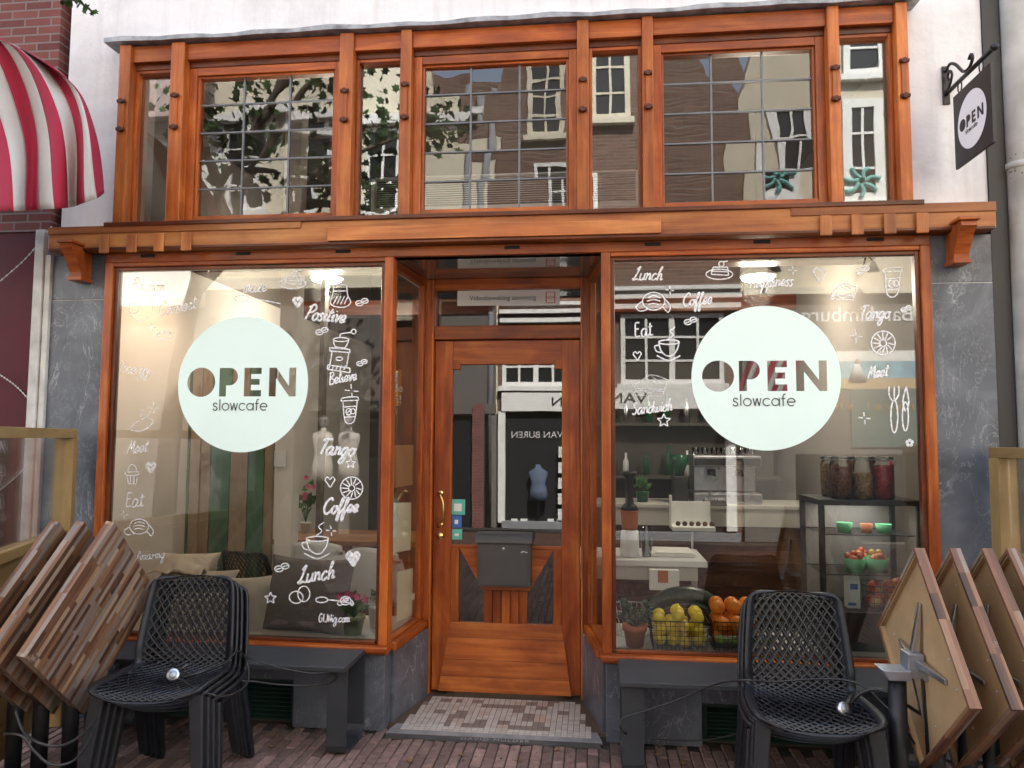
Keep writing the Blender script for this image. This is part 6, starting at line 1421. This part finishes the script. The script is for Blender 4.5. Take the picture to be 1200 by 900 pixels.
def otext(parent,txt,pxl,pxr,py,size,mk,out=.125,name='lettering',sp=1.0):
    # real lettering on the far facade; reads correctly there, mirrored in the glass
    me=text_mesh(txt,size,.004,spacing=sp); xs_=[v.co.x for v in me.vertices]; w_=max(xs_)-min(xs_); tgt=abs(at(pxr,py,8).x-at(pxl,py,8).x); k=tgt/w_
    m=MB(); m.add_mesh(me,Matrix.Translation((at(pxr,py,8).x,YO+out,at(pxr,py,8).z))@Matrix.Rotation(math.pi,4,'Z')@Matrix.Rotation(rad(90),4,'X')@Matrix.Diagonal((k,1,1,1)),.5); return m.build(name,M[mk],parent)
otext(oc,'VAN BUREN',642,757,472,.22,'signblack'); otext(oc,'VAN BUREN',590,655,513,.16,'greyink',.03)
# goods in that shop window
dm=thing('postcard_rack','rack of pale cards in the shop window across the street','rack',(ox(656,570),YO+.12,.2))
for k in range(5): obox(dm,'card','paperwhite',650,661,524+k*20,538+k*20,.12,.15,dm)
for x in (594,606,640,652): 
    o=obox(None,'price_card','paperwhite',x-4,x+4,617,621,.05,.09); tag(o,'small white price card in the shop window across the street','card','price cards')
ma=thing('mannequin','dark dressed mannequin in the clothes shop across the street','mannequin',(ox(625,575),YO+.1,.2)); c=at(625,575,8)
m=MB(); m.lathe([(0,-.5),(.02,-.5),(.02,-.25),(.16,-.24),(.15,-.05),(.12,.05),(.17,.25),(.05,.33),(.045,.38),(0,.38)],(c.x,YO+.17,c.z),14,sy=.7); m.build('clothes',plain('blue_grey_cloth',(.10,.13,.20),.9),ma)
for px in (385,415):
    c=at(px,530,8); mm=thing('mannequin','white draped mannequin in the shop window opposite the left window'+(', left one' if px==385 else ', right one'),'mannequin',(c.x,YO+.15,.2))
    m=MB(); m.lathe([(0,-.62),(.02,-.62),(.02,-.46),(.19,-.45),(.17,-.2),(.13,.0),(.18,.2),(.17,.3),(.05,.36),(.045,.42),(0,.42)],(c.x,YO+.28,c.z),16,sy=.7); m.build('clothes',M['linen'],mm)
    m=MB(); m.ball((c.x,YO+.28,c.z+.5),.08,.09,.1,n=12); m.build('head',M['trimwhite'],mm)
# bronze floor details: street level pipes
m=MB(); m.tube([(ox(563,500),YO+.08,0),(ox(563,500),YO+.08,7.2)],.055,10); o=m.build('grey_drainpipe',M['greystone'],None); o.name='far_drainpipe'; tag(o,'grey drainpipe between the cream and the brick house across the street','drainpipe')
od=obld('travel_shop_house','cream gabled house over a travel shop across the street, opposite the right window','cream',[(xC+.01,0),(xD,0),(xD,9.3),(ox(1000,20),10.5),(ox(905,30),8.8),(xC+.01,7.2)])
owin(od,986,1034,28,90,1,2,'winwhite',.1); owin(od,897,950,118,238,2,3,'winwhite',.12); owin(od,986,1034,118,238,2,3,'winwhite',.14)
for (px,py) in ((925,215),(1006,215)):
    q=MB(); c=at(px,py,8)
    for k in range(7):
        a=k*.9; q.tube(smooth([(c.x+.05*math.cos(a),YO+.07,c.z+.05*math.sin(a)),(c.x+.17*math.cos(a+.4),YO+.07,c.z+.17*math.sin(a+.4)),(c.x+.3*math.cos(a+.2),YO+.07,c.z+.24*math.sin(a+.2))],4),.035,6)
    q.build('window_artwork',M['teal'],od)
obox(od,'shop_front','taupe',870,1240,346,640,0,.08); obox(od,'cornice','creamlight',869,1240,338,346,0,.2); obox(od,'shop_pane','oppglass',1090,1190,400,640,.08,.1); obox(od,'shop_pane','oppglass',932,1076,532,632,.08,.1)
pst=obox(od,'poster_sky','winwhite',968,1082,412,424,.081,.10); obox(od,'poster_sea','seablue',968,1082,424,444,.081,.10); obox(od,'poster_sand','sand',968,1082,444,456,.081,.10)
c=at(1002,432,8); q=MB(); q.lathe([(0,-.2),(.14,-.2),(.05,.02),(.04,.06),(0,.06)],(c.x,YO+.11,c.z),12,sy=.15); q.build('poster_figure_dress',M['paperwhite'],od); q=MB(); q.ball((c.x,YO+.115,c.z+.1),.035,.01,.045,n=10); q.build('poster_figure_head',M['skin'],od)
obox(od,'green_panel',plain('grey_green_panel',(.10,.16,.14),.7) and 'darkgreen',995,1082,456,524,.081,.1)
M['greygreen']=plain('grey_green_panel2',(.10,.16,.145),.7)
for o in bpy.data.objects:
    if o.name.startswith('green_panel'): o.data.materials[0]=M['greygreen']
otext(od,'BartLimburg',940,1068,377,.32,'white',.09); otext(od,'travel shop',948,1080,480,.16,'gold',.11,sp=1.5)
for px in (900,1010):
    c=at(px,330,8); q=MB(); q.tube(smooth([(c.x,YO+.02,c.z+.1),(c.x,YO+.25,c.z+.35),(c.x,YO+.5,c.z+.2)],5),.012,6); q.lathe([(.03,.1),(.09,-.05),(0,-.05)],(c.x,YO+.5,c.z+.1),12); o=q.build('gooseneck_lamp',M['signblack'],None); tag(o,'unlit gooseneck lamp over the travel shop across the street','lamp','gooseneck lamps')
# a striped flag across the street too
m1,m2=MB(),MB()
for i in range(9):
    mm=m1 if i%2==0 else m2
    mm.grid(lambda a,b,i=i: at(846+(i+a)*6.5+(1-b)*22,420+b*62,8)*1.0 if False else Vector((at(846+(i+a)*6.5+(1-b)*26,420+b*62,8).x, YO+.55+.05*math.sin((i+a)*1.4), at(860,420+b*62,8).z)),3,6)
f2=thing('striped_flag','second crimson striped flag hanging across the street','flag',(2.0,YO+.55,2.2)); m1.build('red_stripes',M['flagred'],f2,solid=.004); m2.build('white_stripes',M['flagwhite'],f2,solid=.004)
m=MB(); c=at(875,418,8); m.tube([(c.x,YO,c.z+.3),(c.x,YO+1.1,c.z)],.02,8); m.build('pole',M['winwhite'],f2)
# blind hanging behind the upper windows
bl=thing('slatted_blind','pale slatted roller cassette standing behind the upper windows','blind',(-.5,.35,2.8))
xa,xb=ax(440,235,.35),ax(745,235,.35); za,zb_=az(600,243,.35),az(600,206,.35)
q=MB()
for k in range(12): z=za+.03+(zb_-za-.03)*k/12; q.hexa([(xa,.34,z),(xb,.34,z),(xb,.36,z+.006),(xa,.36,z+.006),(xa,.34,z+.002),(xb,.34,z+.002),(xb,.36,z+.008),(xa,.36,z+.008)],.5)
q.build('slats',M['whiteplastic'],bl)
q=MB(); q.box(xa,xb,.33,.37,za-.02,za+.015,.5); q.box(xa-.02,xa,.32,.38,za-.02,zb_,.5); q.box(xb,xb+.02,.32,.38,za-.02,zb_,.5); q.box(xa,xb,.335,.365,zb_,zb_+.012,.5); q.build('frame',M['whiteplastic'],bl,bevel=.004)
m=MB(); dr=random.Random(12)
for k in range(900):
    x=dr.uniform(-3.1,2.2); y=-abs(dr.gauss(0,.035))-.005 if dr.random()<.6 else dr.uniform(-1.3,-.05)
    if XLc-.05<x<XRc+.05 and y>-.1: continue
    s=dr.uniform(.002,.006); m.ball((x,y,.001),s,s*dr.uniform(.5,1),s*.5,n=5)
o=m.build('street_grit',M['joint'],None); tag(o,'fine grit lying on the clay paving along the café plinth','grit',kind='stuff')
dl0=MB(); dl0.grid(lambda a,b: Vector(((a-.5)*.04*(1-abs(2*b-1)**1.5),(b-.5)*.055,.004+.008*abs(2*a-1)+.003*math.sin(b*5))),4,6); dl0=dl0.build('dry_leaf',plain('dry_brown_leaf',(.20,.11,.04),.8,var=.3),None)
for k,(px,py) in enumerate(((455,872),(540,886),(652,880),(480,893),(318,876),(610,892),(770,886),(800,896))):
    o=dl0 if k==0 else dup(dl0); d_=Fw*FPX+Rt*(px-600)-Up*(py-450); pt_=CAM+d_*((0-CAM.z)/d_.z); o.location=(pt_.x,pt_.y,.001); o.rotation_euler=(0,0,k*1.3); sc_=.5+.08*(k%4); o.scale=(sc_,sc_,sc_); tag(o,'small dry brown leaf lying on the clay paving','leaf','dry leaves on the paving')
# ================================================================== CAMERA, SKY, SUN
cam=bpy.data.cameras.new('camera'); co=bpy.data.objects.new('camera',cam); C.objects.link(co); co.location=CAM
co.rotation_euler=Matrix((Rt,Up,-Fw)).transposed().to_euler(); cam.sensor_width=36; cam.lens=36*FPX/1200; cam.clip_end=300; cam.clip_start=.05
sc=bpy.context.scene; sc.camera=co
EL,AZ=rad(50),rad(20)       # sun stands behind the café, a little to the right
w=bpy.data.worlds.new('World'); sc.world=w; w.use_nodes=True; nt=w.node_tree; bgd=nt.nodes['Background']; sky=nt.nodes.new('ShaderNodeTexSky'); sky.sky_type='NISHITA'; sky.sun_disc=False; sky.sun_elevation=EL; sky.sun_rotation=AZ
sky.air_density=1.0; sky.dust_density=1.5
hsv=nt.nodes.new('ShaderNodeHueSaturation'); hsv.inputs['Saturation'].default_value=.6; nt.links.new(sky.outputs[0],hsv.inputs['Color']); nt.links.new(hsv.outputs[0],bgd.inputs[0]); bgd.inputs[1].default_value=.15
sl_=bpy.data.lights.new('sun','SUN'); sl_.energy=4.0; sl_.angle=rad(.5); sl_.color=(1,.95,.87); so=bpy.data.objects.new('sun',sl_); C.objects.link(so)
d=Vector((math.sin(AZ)*math.cos(EL),math.cos(AZ)*math.cos(EL),math.sin(EL))); so.rotation_euler=d.to_track_quat('Z','Y').to_euler()
vs=sc.view_settings; vs.view_transform='Standard'; vs.look='None'; vs.exposure=EXPOSURE; vs.gamma=1
sc.cycles.max_bounces=10; sc.cycles.transparent_max_bounces=24; sc.cycles.diffuse_bounces=4; sc.cycles.glossy_bounces=5
